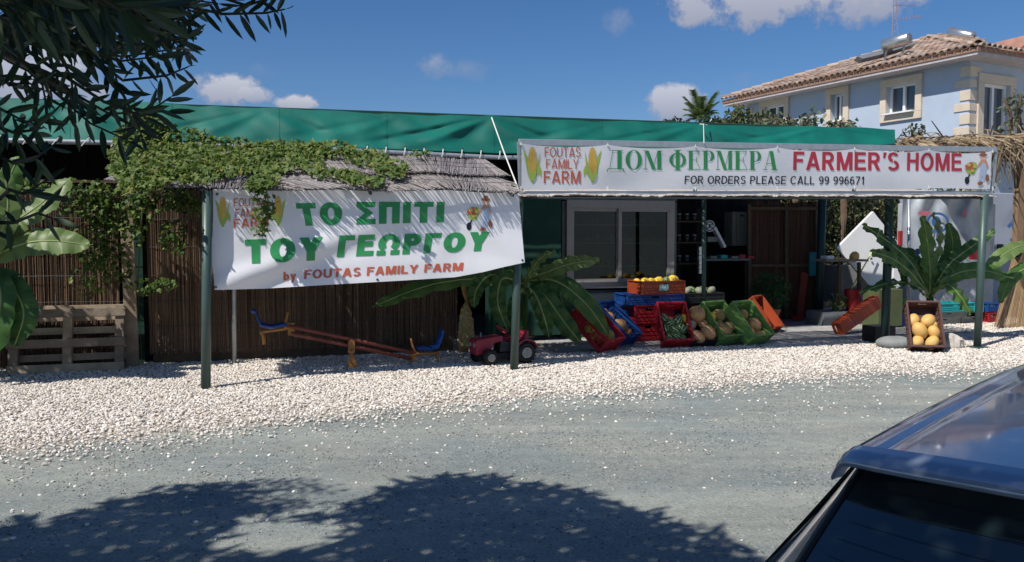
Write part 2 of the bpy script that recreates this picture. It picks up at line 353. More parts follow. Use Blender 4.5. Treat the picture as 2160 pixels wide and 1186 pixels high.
# ---------------------------------------------------------------- canopy posts
def post(px_b, py_b, px_t, py_t, v, rad, m, label, group=None, foot=None, z0=0):
    b = PS(px_b, py_b, v); t = PS(px_t, py_t, v); b = b+(t-b)*((z0-b.z)/(t.z-b.z)) if abs(b.z-z0) > 1e-3 else b
    b.z = gz(b.x, b.y)-.02 if z0 == 0 else z0
    r = thing('canopy_post', label, 'post', b, group=group)
    MB().tube([b, t], rad, 20).build('pole', m, r, smooth=True)
    if foot: MB().box(b+Vector((0, 0, .03)), foot, RS).build('base_plate', m, r, bevel=.004)
    return r
post(434, 822, 437, 402, -.22, .05, M_green, 'leftmost dark green round post, standing in the pebbles left of the lower banner', 'posts along the canopy front')
post(1084, 783, 1096, 409, 0, .05, M_green, 'green round post at the right edge of the lower banner beside the toy tractor', 'posts along the canopy front')
post(2061, 738, 2077, 410, -.12, .052, M_green, 'rightmost green round post near the white rock under the long sign', 'posts along the canopy front', (.2, .2, .05))
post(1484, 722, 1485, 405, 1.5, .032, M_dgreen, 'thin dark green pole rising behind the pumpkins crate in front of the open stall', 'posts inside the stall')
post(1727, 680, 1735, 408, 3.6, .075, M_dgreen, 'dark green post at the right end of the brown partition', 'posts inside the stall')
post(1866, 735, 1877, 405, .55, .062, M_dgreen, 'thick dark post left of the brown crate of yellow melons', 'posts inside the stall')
post(1918, 700, 1917, 408, 1.7, .026, M_pipe, 'thin grey pole behind the brown crate of yellow melons')
post(494, 765, 494, 420, 1.5, .028, M_pipe, 'thin grey pipe pole against the reed fence under the lower banner')
# ---------------------------------------------------------------- green tarpaulin roof
tr = thing('tarpaulin_roof', 'long green tarpaulin roof edge laced to a grey pipe above the stall', 'awning', S(1, 1.9, 2.8))
def tarp_top(px): return float(np.interp(px, [-500, 0, 380, 640, 1035, 1480, 1886], [190, 205, 219, 232, 247, 262, 272]))+1.3*math.sin(px*.017)+.8*math.sin(px*.051)
def tarp_bot(px): return float(np.interp(px, [-500, 0, 250, 600, 1060, 1500, 1886], [281, 289, 296, 305, 322, 318, 303]))
def tarp_v(px, t):
    n = noise.noise(Vector((px*.006, t*.9, 1)))*.05+noise.noise(Vector((px*.02+t*1.6, t*1.2, 4)))*.035
    for c, a in ((1035, 1.0), (1480, .5), (560, .45), (150, .4), (845, .3), (1290, .25), (1740, .3)):     # creases that fan out from the tie points
        for k, sl in enumerate((-1.9, -1.15, -.6, .7, 1.3)):
            x = c+(1-t)*sl*150; n += .055*a*math.exp(-((px-x)/(11+34*(1-t)))**2)*(1 if k % 2 else -1)*(.35+.65*math.sin(math.pi*min(1, t*1.02)))
    n += .02*math.sin(px*.075)*(1-t)**2
    return 1.95+.3*t-n*(.4+.6*math.sin(math.pi*t))
def tarp_p(s, t):
    px = -500+s*2386; y = tarp_bot(px)*(1-t)+tarp_top(px)*t
    y -= 3*math.exp(-((px-1035)/18)**2)*t
    return PS(px, y, tarp_v(px, t))
MB().grid(tarp_p, 520, 22).build('valance', M_tarp, tr, smooth=True)
for s0 in (.03, .17, .27, .36, .455, .55, .645, .74, .835, .93): MB().grid(lambda a, b: tarp_p(s0+a*.0016, b)-V*.006, 1, 22).build('seam', M_tarp, tr)
hem = MB().tube([PS(-500+2386*i/160, tarp_bot(-500+2386*i/160)+1.5, 1.93) for i in range(161)], .014, 6); hem.build('hem', M_tarp, tr, smooth=True)
pp = [PS(-500, 290, 1.9), PS(0, 298, 1.9), PS(260, 305, 1.9)]
MB().tube([PS(x, y, 1.88) for x, y in ((-500, 288), (0, 296), (260, 302), (640, 313), (1060, 333), (1500, 330), (1886, 312))], .032, 12).build('pipe', M_pipe, tr, smooth=True)
for px in list(range(-60, 260, 62))+list(range(615, 1090, 40)):
    a = PS(px, tarp_bot(px)-3, 1.85); b = PS(px-(16 if px < 300 else 3), tarp_bot(px)+14, 1.83)
    MB().tube([a, (a+b)/2+V*-.02, b], .007, 6).build('lacing', M_rope, tr); MB().torus(PS(px, tarp_bot(px)-4, 1.9), V, .013, .005, 10, 6).build('eyelet', M_dpipe, tr)
tb = [tarp_p(0, 1), tarp_p(1, 1)]
roof = MB(); d = V*5.2+ZZ*.05; roof.prism([tb[0], tb[1], tb[1]+V*.05-U*1.9, tb[1]+V*1.0-U*1.0, tb[1]+V*2.6+U*.1, tb[1]+d+U*.6, tb[0]+d], -ZZ*.04)
roof.build('roof_sheet', M_net, tr)
e = tarp_p(1, 0); MB().prism([tarp_p(1, 0), tarp_p(1, 1), tarp_p(1, 1)+V*.35, tarp_p(1, 0)+V*.3], U*.02).build('end_sheet', M_tarp, tr)
rt = MB(); rt.tube([PS(1037, 248, 1.72), PS(1065, 326, 1.1), PS(1097, 408, -.06)], .009, 6)
top(rt.build('guy_rope', M_rope), 'white guy rope slanting from the tarpaulin down to the long sign\'s left end', 'rope')
rt = MB(); rt.tube([PS(1484, 262, 1.9), PS(1485, 302, -.2)], .006, 6); rt.tube([PS(1476, 262, 2.1), PS(1484, 262, 1.9), PS(1492, 264, 2.1)], .008, 6)
top(rt.build('guy_rope', M_rope), 'short white cord tying the tarpaulin to the sign above its Cyrillic words', 'rope')
# ---------------------------------------------------------------- glyphs for the signs
def quadstrip(outer, inner): return [(outer[i], outer[i+1], inner[i+1], inner[i]) for i in range(len(outer)-1)]
def arc(cx, cy, rx, ry, a0, a1, tx, ty, n=14):
    o = []; i_ = []
    for k in range(n+1):
        a = R(a0+(a1-a0)*k/n); o.append((cx+rx*math.cos(a), cy+ry*math.sin(a))); i_.append((cx+(rx-tx)*math.cos(a), cy+(ry-ty)*math.sin(a)))
    return quadstrip(o, i_)
def rc(x0, y0, x1, y1): return [((x0, y0), (x1, y0), (x1, y1), (x0, y1))]
def dg(x0, y0, x1, y1, t): return [((x0, y0), (x0+t, y0), (x1+t, y1), (x1, y1))]
def sans(ch, t):
    h = t*.86; w = .72
    if ch in 'ТT': return .7, rc(0, 1-h, .7, 1)+rc(.35-t/2, 0, .35+t/2, 1-h)
    if ch in 'FΓ':
        q = rc(0, 0, t, 1)+rc(t, 1-h, .62, 1); return .62, q+(rc(t, .44, .55, .44+h) if ch == 'F' else [])
    if ch == 'E': return .66, rc(0, 0, t, 1)+rc(t, 1-h, .64, 1)+rc(t, 0, .66, h)+rc(t, .44, .6, .44+h)
    if ch == 'H': return .74, rc(0, 0, t, 1)+rc(.74-t, 0, .74, 1)+rc(t, .45, .74-t, .45+h)
    if ch in 'IΙ': return t, rc(0, 0, t, 1)
    if ch == 'L': return .6, rc(0, 0, t, 1)+rc(t, 0, .6, h)
    if ch == 'Π': return .76, rc(0, 0, t, 1)+rc(.76-t, 0, .76, 1)+rc(t, 1-h, .76-t, 1)
    if ch == 'M': return .9, rc(0, 0, t, 1)+rc(.9-t, 0, .9, 1)+dg(.45-t*.55, 0, t*.3, 1, t*1.0)+dg(.45-t*.45, 0, .9-t*1.3, 1, t*1.0)
    if ch == 'A': return .8, dg(0, 0, .4-t*.6, 1, t*1.05)+dg(.8-t*1.05, 0, .4-t*.45, 1, t*1.05)+rc(.2, .2, .6, .2+h)
    if ch in 'YΥ': return .78, rc(.39-t/2, 0, .39+t/2, .44)+dg(.39-t/2, .4, 0, 1, t*1.1)+dg(.39-t/2, .4, .78-t*1.1, 1, t*1.05)
    if ch in 'PΡR':
        q = rc(0, 0, t, 1)+rc(t, 1-h, .38, 1)+rc(t, .40, .38, .40+h)+arc(.38, .70, .29, .30, -90, 90, t, h, 12)
        return (.68, q) if ch != 'R' else (.72, q+dg(.72-t*1.15, 0, .30, .42, t*1.1))
    if ch == 'D': return .74, rc(0, 0, t, 1)+rc(t, 1-h, .34, 1)+rc(t, 0, .34, h)+arc(.34, .5, .4, .5, -90, 90, t, h, 16)
    if ch in 'OΟ': return .84, arc(.42, .5, .42, .515, 0, 360, t*1.05, h, 30)
    if ch == 'C': return .78, arc(.42, .5, .42, .515, 42, 318, t*1.05, h, 24)
    if ch == 'U': return .74, rc(0, .36, t, 1)+rc(.74-t, .36, .74, 1)+arc(.37, .37, .37, .385, 180, 360, t, h, 16)
    if ch == 'S': return .68, arc(.34, .73, .31, .285, 25, 270, t*.95, h, 16)+arc(.34, .27+h*.0, .33, .285+h*.0, -155, 90, t*.95, h, 16) if False else arc(.34, .735, .31, .28, 20, 262, t*.95, h, 18)+arc(.34, .275, .33, .29, 82, -160, t*.95, h, 18)
    if ch == 'Σ': return .7, rc(0, 1-h, .68, 1)+rc(0, 0, .7, h)+dg(0, h*.9, .3, .5, t*1.1)+dg(.3, .5, 0, 1-h*.9, t*1.1)
    if ch == 'Ω': return .88, arc(.44, .56, .42, .455, -52, 232, t*1.05, h, 26)+rc(0, 0, .34, h*.95)+rc(.54, 0, .88, h*.95)+rc(.34-t*.7, h*.9, .34, .22)+rc(.54, h*.9, .54+t*.7, .22)
    if ch == '9': return .6, arc(.3, .68, .3, .32, 0, 360, t, h, 22)+arc(.3, .5, .3, .5, -130, 15, t, h, 14)
    if ch == '6': return .6, arc(.3, .32, .3, .32, 0, 360, t, h, 22)+arc(.3, .5, .3, .5, 50, 195, t, h, 14)
    if ch == '7': return .58, rc(0, 1-h, .58, 1)+dg(.12, 0, .58-t, 1-h, t)
    if ch == '1': return .4, rc(.4-t, 0, .4, 1)+dg(.4-t*1.7-.1, .7, .4-t, .99, t)
    if ch == "'": return .15, [((.02, .68), (.02+t*.6, .68), (.04+t, 1), (.04, 1))]
    if ch == 'b': return .6, rc(0, 0, t, 1)+arc(.31, .36, .29, .37, 0, 360, t, h, 18)
    if ch == 'y': return .62, dg(.06, -.25, .62-t, .72, t)+dg(.31-t*.4, .0, 0, .72, t)
    return .32, []
def serif(ch, T=.215):
    k = .028; s = .035
    def foot(x0, x1, y): return rc(x0, y, x1, y+s)
    if ch == 'Д': return .92, rc(.56, s, .56+T, 1-s)+dg(.14, s, .30, 1-s, k)+rc(.22, 1-s, .86, 1)+rc(.04, 0, .9, s)+[((.04, 0), (.09, 0), (.03, -.16), (0, -.16)), ((.85, 0), (.9, 0), (.93, -.16), (.9, -.16))]
    if ch == 'О': return .86, arc(.43, .5, .43, .52, 0, 360, T*.98, .03, 34)
    if ch == 'М': return 1.0, rc(.1, s, .1+k, 1-s)+rc(.74, s, .74+T*.95, 1-s)+dg(.46, 0, .08, 1, T*.95)+dg(.50, 0, .76, 1, k)+foot(0, .24, 0)+foot(.64, 1.02, 0)+foot(0, .1, 1-s)+foot(.76, 1.02, 1-s)
    if ch == 'Ф': return .98, arc(.49, .5, .49, .38, 0, 360, T*.9, .03, 34)+rc(.49-T/2, 0, .49+T/2, 1)+foot(.28, .70, 1)+foot(.28, .70, -s)
    if ch == 'Е': return .8, rc(.1, s, .1+T, 1-s)+rc(0, 1-s, .74, 1)+rc(0, 0, .78, s)+rc(.1+T, .5, .54, .5+k)+dg(.60, .72, .71, 1-s, .03)+dg(.62, .30, .75, s, .03)+rc(.54, .36, .57, .66)
    if ch == 'Р': return .74, rc(.1, s, .1+T, 1-s)+foot(0, .42, 0)+rc(0, 1-s, .42, 1)+rc(.1+T, .44, .42, .44+k)+arc(.42, .72, .3, .28, -90, 90, T*.85, .03, 18)
    if ch == 'А': return .9, dg(.14, s, .40, 1, k)+dg(.80-T, s, .40, 1, T)+rc(.22, .33, .56, .33+k)+foot(.02, .28, 0)+foot(.50, .9, 0)
    return .42, []
def lettering(parent, text, corners, surf, t, m, style='sans', gap=.12, off=.004):
    "one part per letter; corners: bottom-left, bottom-right, top-left, top-right on the cloth"
    gl = [(sans(c, t) if style == 'sans' else serif(c)) for c in text]; wid = sum(g[0] for g in gl)+gap*(len(gl)-1)
    bl, br, tl, trr = [Vector(c) for c in corners]; x = 0
    def mp(a, b, o):
        a = a/wid; p = (bl*(1-a)+br*a)*(1-b)+(tl*(1-a)+trr*a)*b; return surf(p.x, p.y, o)
    for w, qs in gl:
        mbd = MB()
        for k, q in enumerate(qs):
            o = off+(k % 9)*.00022; q = [Vector(c) for c in q]
            n1 = max(1, int(max((q[1]-q[0]).length, (q[2]-q[3]).length)/.12)); n2 = max(1, int(max((q[3]-q[0]).length, (q[2]-q[1]).length)/.12))
            def fn(i, j): p = (q[0]*(1-i)+q[1]*i)*(1-j)+(q[3]*(1-i)+q[2]*i)*j; return mp(x+p.x, p.y, o)
            mbd.grid(fn, n1, n2)
        if qs: mbd.build('letter', m, parent)
        x += w+gap
def blob(mbd, pts, surf, off=.004, n=1):
    "flat printed outline (fan about its middle)"
    c = Vector((sum(p[0] for p in pts)/len(pts), sum(p[1] for p in pts)/len(pts)))
    vs = [surf(c.x, c.y, off)]+[surf(p[0], p[1], off) for p in pts]; m = len(pts)
    mbd.add(vs, [(0, i+1, (i+1) % m+1) for i in range(m)])
def oval(cx, cy, rx, ry, n=16, a=0): return [(cx+rx*math.cos(2*math.pi*i/n)*math.cos(a)-ry*math.sin(2*math.pi*i/n)*math.sin(a), cy+rx*math.cos(2*math.pi*i/n)*math.sin(a)+ry*math.sin(2*math.pi*i/n)*math.cos(a)) for i in range(n)]
def corn(parent, cx, cy, s, surf, flip):
    h = MB(); y_ = MB(); k = MB(); f = -1 if flip else 1
    def P(l): return [(cx+f*x*s, cy+y*s) for x, y in l]
    blob(h, P([(-20, -32), (-12, -20), (-3, 12), (1, 36), (-4, 36), (-10, 22), (-16, -10)]), surf, .003)
    blob(h, P([(17, -30), (15, 0), (8, 30), (2, 36), (8, 10), (13, -10)]), surf, .0034)
    blob(h, P([(8, 12), (16, 2), (20, 14), (19, 30), (15, 18), (11, 26)]), surf, .0038)
    blob(h, P([(-3, 34), (4, 34), (3, 41), (-2, 41)]), surf, .0042)
    blob(y_, P([(-8, -22), (-5, -34), (0, -39), (5, -35), (8, -22), (10, 0), (7, 22), (2, 34), (-3, 34), (-7, 18), (-10, 0)]), surf, .005)
    for i in range(-3, 4):
        x = i*2.6; t_ = MB()
        k.grid(lambda a, b: surf(cx+f*(x+a*.7)*s, cy+(-30+abs(i)*3+b*(55-abs(i)*6))*s, .0056), 1, 4)
    blob(h, P([(-11, 2), (-7, 20), (0, 33), (6, 20), (10, 4), (7, 30), (2, 38), (-4, 37), (-9, 26)]), surf, .0064)
    h.build('husk_print', M_ihusk, parent); y_.build('cob_print', M_iyellow, parent); k.build('kernel_row_print', mat('ochre_print', (.6, .38, .07), .5), parent)
def farmer(parent, x0, y0, s, surf):
    "small generic figure in a hat pushing a barrow of vegetables"
    def P(l): return [(x0+x*s, y0+y*s) for x, y in l]
    for name, m, shapes in (
        ('trouser_print', M_iblue, [P([(34, 24), (45, 24), (46, 40), (42, 56), (38, 56), (38, 42), (33, 58), (29, 56)]), P(oval(40, 27, 7, 9))]),
        ('shirt_print', M_iskin, [P(oval(40, 17, 8, 6)), P([(33, 14), (36, 16), (28, 28), (25, 28)]), P([(46, 14), (51, 26), (47, 30), (44, 20)])]),
        ('face_print', mat('pink_print', (.75, .45, .35), .5), [P(oval(39, 6, 6, 6))]),
        ('hat_print', M_ibrown, [P(oval(39, 1, 9, 3)), P(oval(39, -3, 5, 4)), P(oval(33, 61, 6, 4, a=-.3)), P(oval(48, 50, 4, 8))]),
        ('barrow_print', M_ihusk, [P([(0, 30), (26, 28), (20, 42), (8, 42)]), P(oval(18, 22, 8, 6))]),
        ('vegetable_print', M_iorange, [P(oval(6, 26, 5, 5)), P(oval(13, 20, 4, 4)), P(oval(14, 29, 5, 3))]),
        ('fruit_print', M_iyellow, [P(oval(9, 22, 4, 3.5)), P(oval(21, 25, 4, 4)), P(oval(16, 34, 4, 3))]),
        ('barrow_wheel_print', M_iblack, [P(oval(5, 55, 5, 8)), P([(9, 42), (12, 42), (7, 55), (4, 55)])])):
        for i, sh in enumerate(shapes):
            b = MB(); blob(b, sh, surf, .0045+.0006*i+(.004 if 'veg' in name or 'hat' in name else .006 if 'fruit' in name else 0)); b.build(name, m, parent)
# ---------------------------------------------------------------- the long sign
sg = thing('sign_board', 'long white sign on a pipe frame reading FARMER\'S HOME in crimson with green Cyrillic words', 'sign', S(0, 0, 2.07))
def sgv(py): return -.02-.11*(408-py)/108
def sg_surf(px, py, off=0):
    t = (py-300)/100; ties = (1098, 1282, 1467, 1640, 1803, 1960, 2095); n = 0
    for c in ties: n += .012*math.exp(-((px-c)/26)**2)*max(0, 1-t)
    n += .010*noise.noise(Vector((px*.008, py*.02, 0)))+.006*math.sin(px*.021)*math.sin(max(0, min(1, t))*3.1)
    return PS(px, py, sgv(py)-.03-n-off)
def sg_top(px):
    ties = (1098, 1282, 1467, 1640, 1803, 1960, 2095); b = np.interp(px, [1098, 2095], [302, 318])
    for i in range(6):
        if ties[i] <= px <= ties[i+1]: b += 7*math.sin(math.pi*(px-ties[i])/(ties[i+1]-ties[i]))**.7 if 0 < px-ties[i] else 0
    return float(b)
def sg_bot(px): return float(np.interp(px, [1098, 1500, 2090], [399.5, 400.5, 398]))+1.2*math.sin(px*.034)
MB().grid(lambda a, b: (lambda px: sg_surf(px, sg_bot(px)*(1-b)+sg_top(px)*b))(1100+a*(992-4*(1-b))), 300, 14).build('cloth', M_vinyl, sg, smooth=True)
fr = MB(); A_, B_, C_, D_ = PS(1094, 300, sgv(300)), PS(2101, 316, sgv(316)), PS(2092, 407, sgv(408)), PS(1098, 408, sgv(408))
for (a, b, w) in ((A_, B_, .075), (D_, C_, .05)): m_ = MB().beam(a, b, .04, w); m_.build('rail', M_pipe, sg, bevel=.006)
for (a, b) in ((A_, D_), (B_, C_), (PS(1467, 303, sgv(303)+.05), PS(1466, 404, .03)), (PS(1803, 308, sgv(308)+.05), PS(1801, 404, .03))): MB().beam(a, b, .035, .035, up=V).build('upright', M_pipe, sg)
for c in (1099, 1282, 1467, 1640, 1803, 1960, 2094):
    for y in (sg_top(c)+2, sg_bot(c)-3):
        p = sg_surf(c, y, .006); q = PS(c, y+(-5 if y < 350 else 6), sgv(y)-.045); MB().torus(p, V, .011, .004, 10, 6).tube([p, q], .004, 5).build('tie', M_rope, sg)
L_ = lambda s, c, t, m, **k: lettering(sg, s, c, sg_surf, t, m, **k)
L_('FOUTAS', ((1149, 332), (1225, 332), (1149, 311), (1225, 311)), .13, M_iorange)
L_('FAMILY', ((1152, 356), (1221, 357), (1152, 336.5), (1221, 336.5)), .13, M_iorange)
L_('FARM', ((1147, 387), (1225, 388), (1147, 361), (1225, 361)), .16, M_iorange)
L_('ДОМ', ((1280, 357), (1397, 358), (1280, 317), (1397, 318)), .1, M_igreen, style='serif', gap=.07)
L_('ФЕРМЕРА', ((1412, 358), (1641, 359), (1412, 318), (1641, 319)), .1, M_igreen, style='serif', gap=.07)
L_("FARMER'S", ((1673, 359), (1897, 360), (1674, 320), (1897, 322)), .19, M_ired)
L_('HOME', ((1913, 360), (2029, 361), (1914, 322), (2029, 324)), .19, M_ired)
L_('FOR ORDERS PLEASE CALL 99 996671', ((1444, 388), (1822, 390), (1445, 371), (1823, 372.5)), .15, M_iblack)
corn(sg, 1123, 347, .95, sg_surf, False); corn(sg, 1250, 347, .95, sg_surf, True)
farmer(sg, 2035, 326, 1.0, sg_surf)
# ---------------------------------------------------------------- the lower banner
bn = thing('banner', 'white banner with green Greek words and FOUTAS FAMILY FARM, hanging skewed between two green posts', 'banner', S(-2, -.2, 1.1))
def bn_s(px, py, off=0):
    x = (px-447)/660; y = (py-405)/205
    n = .05*math.exp(-(((py-(600-(px-470)*.40))/26))**2)*sm(1.0, .1, x)             # crease rising from the lower left corner
    n -= .035*math.exp(-(((py-(640-(px-470)*.40))/24))**2)*sm(1.0, .1, x)
    n += .03*math.exp(-((px-1000-(py-440)*.9)/30)**2)*sm(0, .5, x)
    n += .022*noise.noise(Vector((px*.006, py*.011, 7)))+.012*noise.noise(Vector((px*.016, py*.02, 2)))
    n += .05*sm(.75, 1, x)*sm(.4, 1, y)
    return PS(px, py, -.145+.06*sm(0, .3, x)-.02*sm(.7, 1, x)-n*.8-off)
bt = lambda px: float(np.interp(px, [447, 1094], [399, 402]))
bb = lambda px: float(np.interp(px, [447, 560, 700, 850, 960, 1020, 1060, 1107], [612, 609, 600.5, 592, 585, 574, 564, 554]))
def bn_p(a, b):
    y0 = b; lx = 449-5*math.exp(-((b-.35)/.2)**2)+4*(1-b)*(1-b); rx = 1094+13*(1-b)**1.1; px = lx+(rx-lx)*a
    return bn_s(px, bb(px)*(1-b)+bt(px)*b)
MB().grid(bn_p, 170, 50).build('cloth', M_vinyl, bn, smooth=True)
L_ = lambda s, c, t, m, **k: lettering(bn, s, c, bn_s, t, m, **k)
L_('TO', ((634, 477), (722, 474), (623, 429), (722, 427)), .28, M_igreen)
L_('ΣΠITI', ((752, 474), (936, 469), (752, 426), (938, 426)), .28, M_igreen)
L_('TOY', ((518, 557), (680, 549), (516, 506), (682, 500)), .28, M_igreen)
L_('ΓEΩPΓOY', ((710, 543), (1028, 529), (716, 497), (1034, 489)), .28, M_igreen)
L_('by', ((598, 592), (625, 591), (598, 574), (625, 573)), .22, M_iorange)
L_('FOUTAS FAMILY FARM', ((641, 589), (976, 571), (642, 570), (978, 554)), .22, M_iorange, gap=.1)
L_('FOUTAS', ((493, 436), (563, 434), (493, 419), (563, 417)), .14, M_iorange); L_('FAMILY', ((496, 459), (560, 457), (496, 441), (560, 439)), .14, M_iorange); L_('FARM', ((493, 481), (566, 478), (493, 462), (566, 459)), .17, M_iorange)
corn(bn, 470, 446, .8, bn_s, False); corn(bn, 587, 444, .8, bn_s, True); farmer(bn, 984, 420, 1.05, bn_s)
for px, py in ((796, 590), (1102, 549), (455, 606), (458, 410), (1088, 408)): MB().torus(bn_s(px, py, .004), V, .010, .004, 12, 6).build('eyelet', M_dpipe, bn)
# ---------------------------------------------------------------- reed canopy over the banner
def reeds(mbd, n, base, along, tilt, length, rad, jit, sides=3):
    pass
def roof_uvz(u, d):   # d = distance up the slope from the front edge
    return S(u, -.22+d*.93, 2.18+d*.285+.012*math.sin(u*5)-.01*math.sin(u*1.7))
cn = thing('reed_canopy', 'grey weathered reed canopy with ragged front edge above the lower banner', 'canopy', S(-2, .5, 2.1))
def stick(mbd, a, b, r0, rv, n=3):
    mbd.tube([a, b], r0, n, r=rv, cap=True)
for (name, d0, d1, n, lift) in (('edge_reed_layer', 0, .4, 520, 0), ('lower_reed_layer', .2, .82, 1150, 0), ('upper_reed_layer', .62, 1.5, 1300, .035)):
    b = MB()
    for i in range(n):
        u = -4.12+4.17*(i+random.random())/n; lean = .16*math.sin(u*2.3)+.12*math.sin(u*5.1+1)+random.uniform(-.06, .06)+(.16 if lift == 0 else 0); k = random.random()
        a0 = d0-(random.uniform(0, .07)*(1+max(0, math.sin(u*7))*.8) if d0 != .2 else -.12*random.random())-(.04*max(0, math.sin(u*3.3)) if d0 == 0 else 0)
        p = roof_uvz(u, a0)+ZZ*(lift+random.uniform(-.008, .012)); q = roof_uvz(u-lean, d1+random.uniform(-.05, .06))+ZZ*(lift+random.uniform(-.01, .012))
        if lift == 0: p -= ZZ*random.uniform(0, .03)
        stick(b, p, q, random.uniform(.003, .0058), k)
    b.build(name, M_reedg, cn, kind='stuff')
b = MB()                                                                            # corner that hangs out to the left
for i in range(170):
    k = i/170; p = roof_uvz(-4.42+k*.42+random.uniform(-.03, .03), .02-random.random()*.04); q = roof_uvz(-4.2+k*.2, .85); stick(b, p+ZZ*.02, q+ZZ*.02, .0045, random.random())
b.build('corner_reed_fan', M_reedg, cn, kind='stuff')
for d in (.04, .7, 1.4): MB().tube([roof_uvz(-4.2+i*.42, d)-ZZ*.035 for i in range(11)], .017, 8).build('purlin', M_dpipe, cn, smooth=True)
for u in (-3.5, -1.75, -.1): MB().tube([roof_uvz(u, -.05)-ZZ*.055, roof_uvz(u, 1.9)-ZZ*.07], .02, 8).build('rafter', M_dpipe, cn, smooth=True)
wr = MB()
for d in (.3, .52, .95, 1.2): wr.tube([roof_uvz(-4.2+i*.21, d)+ZZ*(.012 if d < .6 else .05) for i in range(21)], .0022, 4)
wr.build('binding_wire', M_dpipe, cn)
# reed canopy behind the long sign
c2 = thing('reed_canopy', 'reed canopy behind the long sign, its pale frayed edge showing below the frame', 'canopy', S(3.5, .8, 2.05))
def r2(u, d): return S(u, -.11+d, 2.125+u*.012+d*.11)
for name, d0, d1, n in (('front_reed_layer', 0, .8, 2000), ('back_reed_layer', .7, 1.55, 900)):
    b = MB()
    for i in range(n):
        u = .02+7.15*(i+random.random())/n; k = random.random(); dd = .03*noise.noise(Vector((u*2, 0, 0)))+.02*noise.noise(Vector((u*9, 0, 0)))
        p = r2(u+.02, d0-random.random()*.05-(dd if d0 == 0 else 0))-ZZ*(random.uniform(-.004, .012)+dd*.6 if d0 == 0 else 0); q = r2(u-.1+random.uniform(-.04, .04), d1+random.uniform(-.05, .05))
        stick(b, p, q, random.uniform(.003, .0055), k)
    b.build(name, mat('straw_reed', (.5, .46, .42), .8, .2, 30, rnd=[(.28, .25, .23), (.5, .46, .43), (.66, .62, .58), (.4, .36, .33)]), c2, kind='stuff')
for d in (.1, .8, 1.5): MB().tube([r2(.05, d)-ZZ*.04, r2(7.1, d)-ZZ*.04], .02, 8).build('purlin', M_dpipe, c2, smooth=True)
# ---------------------------------------------------------------- reed fence
fn = thing('reed_fence', 'tall brown reed screen fence behind the lower banner and the seesaw', 'fence', S(-4, 1.7, 0))
def reed_panel(u0, u1, v, z0, z1, dens, label=None, parent=None):
    b = MB(); n = int((u1-u0)*dens)
    for i in range(n):
        u = u0+(u1-u0)*(i+random.random())/n; l = random.uniform(-.025, .025); vv = v+random.uniform(-.014, .014)
        clump = .5+.5*noise.noise(Vector((u*3, v, 0))); k = min(1, max(0, clump*.6+random.random()*.5-.1))
        zb = z0+random.uniform(0, .05); zt = z1-random.uniform(0, .12)
        if random.random() < .12: zt = random.uniform(z0+.4, z1)
        b.tube([S(u, vv, zb), S(u+l, vv+random.uniform(-.01, .01), zt)], random.uniform(.003, .0058), 3, r=k)
    return b.build('reed_screen', M_reedb, parent, kind='stuff', label=label)
reed_panel(-9.0, -4.62, 1.78, .0, 2.28, 190, None, fn); reed_panel(-4.28, -1.9, 1.74, .12, 2.35, 200, None, fn); reed_panel(-1.9, -.3, 1.76, .12, 2.35, 200, None, fn)
for z in (.18, .5, .82, 1.14, 1.5, 1.85, 2.2):
    MB().tube([S(-9+i*.44, 1.725+.006*math.sin(i*2.1), z+.008*math.sin(i)) for i in range(21)], .0035, 5).build('wire', M_dpipe, fn)
MB().box(S(-2.3, 1.80, .09), (3.9, .025, .17), RS).build('kickboard', M_plank, fn)
MB().beam(S(-9, 1.74, 2.3), S(-4.5, 1.74, 2.3), .03, .03).build('top_rail', M_plank, fn)
MB().beam(S(-4.45, 1.84, 1.2)-ZZ*1.2, S(-4.45, 1.84, 2.4), .2, .02, up=V).build('backing_net', M_net, fn)
MB().beam(S(-4.47, 1.64, -.02), S(-4.5, 1.66, 2.1), .15, .05, up=V).build('plank', M_wood, fn, bevel=.006)
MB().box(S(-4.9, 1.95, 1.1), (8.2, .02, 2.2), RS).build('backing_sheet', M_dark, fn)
# ---------------------------------------------------------------- dark hall behind
def setbox(name, c, d, m, label, cat, Rm=RS):
    return top(MB().box(c, d, Rm).build(name, m), label, cat)
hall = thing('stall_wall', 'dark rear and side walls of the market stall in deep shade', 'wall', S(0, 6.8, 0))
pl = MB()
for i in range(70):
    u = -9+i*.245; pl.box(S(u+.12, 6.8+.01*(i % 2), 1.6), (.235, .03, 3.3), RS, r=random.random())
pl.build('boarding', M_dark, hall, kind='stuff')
MB().box(S(-.5, 6.9, 1.6), (18, .03, 3.5), RS).build('light_block_sheet', M_dark, hall)  # sheet added behind the boards to stop light leaking through
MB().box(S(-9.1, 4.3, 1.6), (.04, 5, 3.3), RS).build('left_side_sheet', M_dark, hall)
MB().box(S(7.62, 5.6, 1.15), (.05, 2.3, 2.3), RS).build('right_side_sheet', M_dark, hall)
fl = MB().box(S(3.8, 4.9, -.02), (7.8, 3.8, .06), RS); fl.build('stall_floor', mat('grey_concrete', (.22, .23, .24), .8, .2, 5, bump=.2), kind='structure')
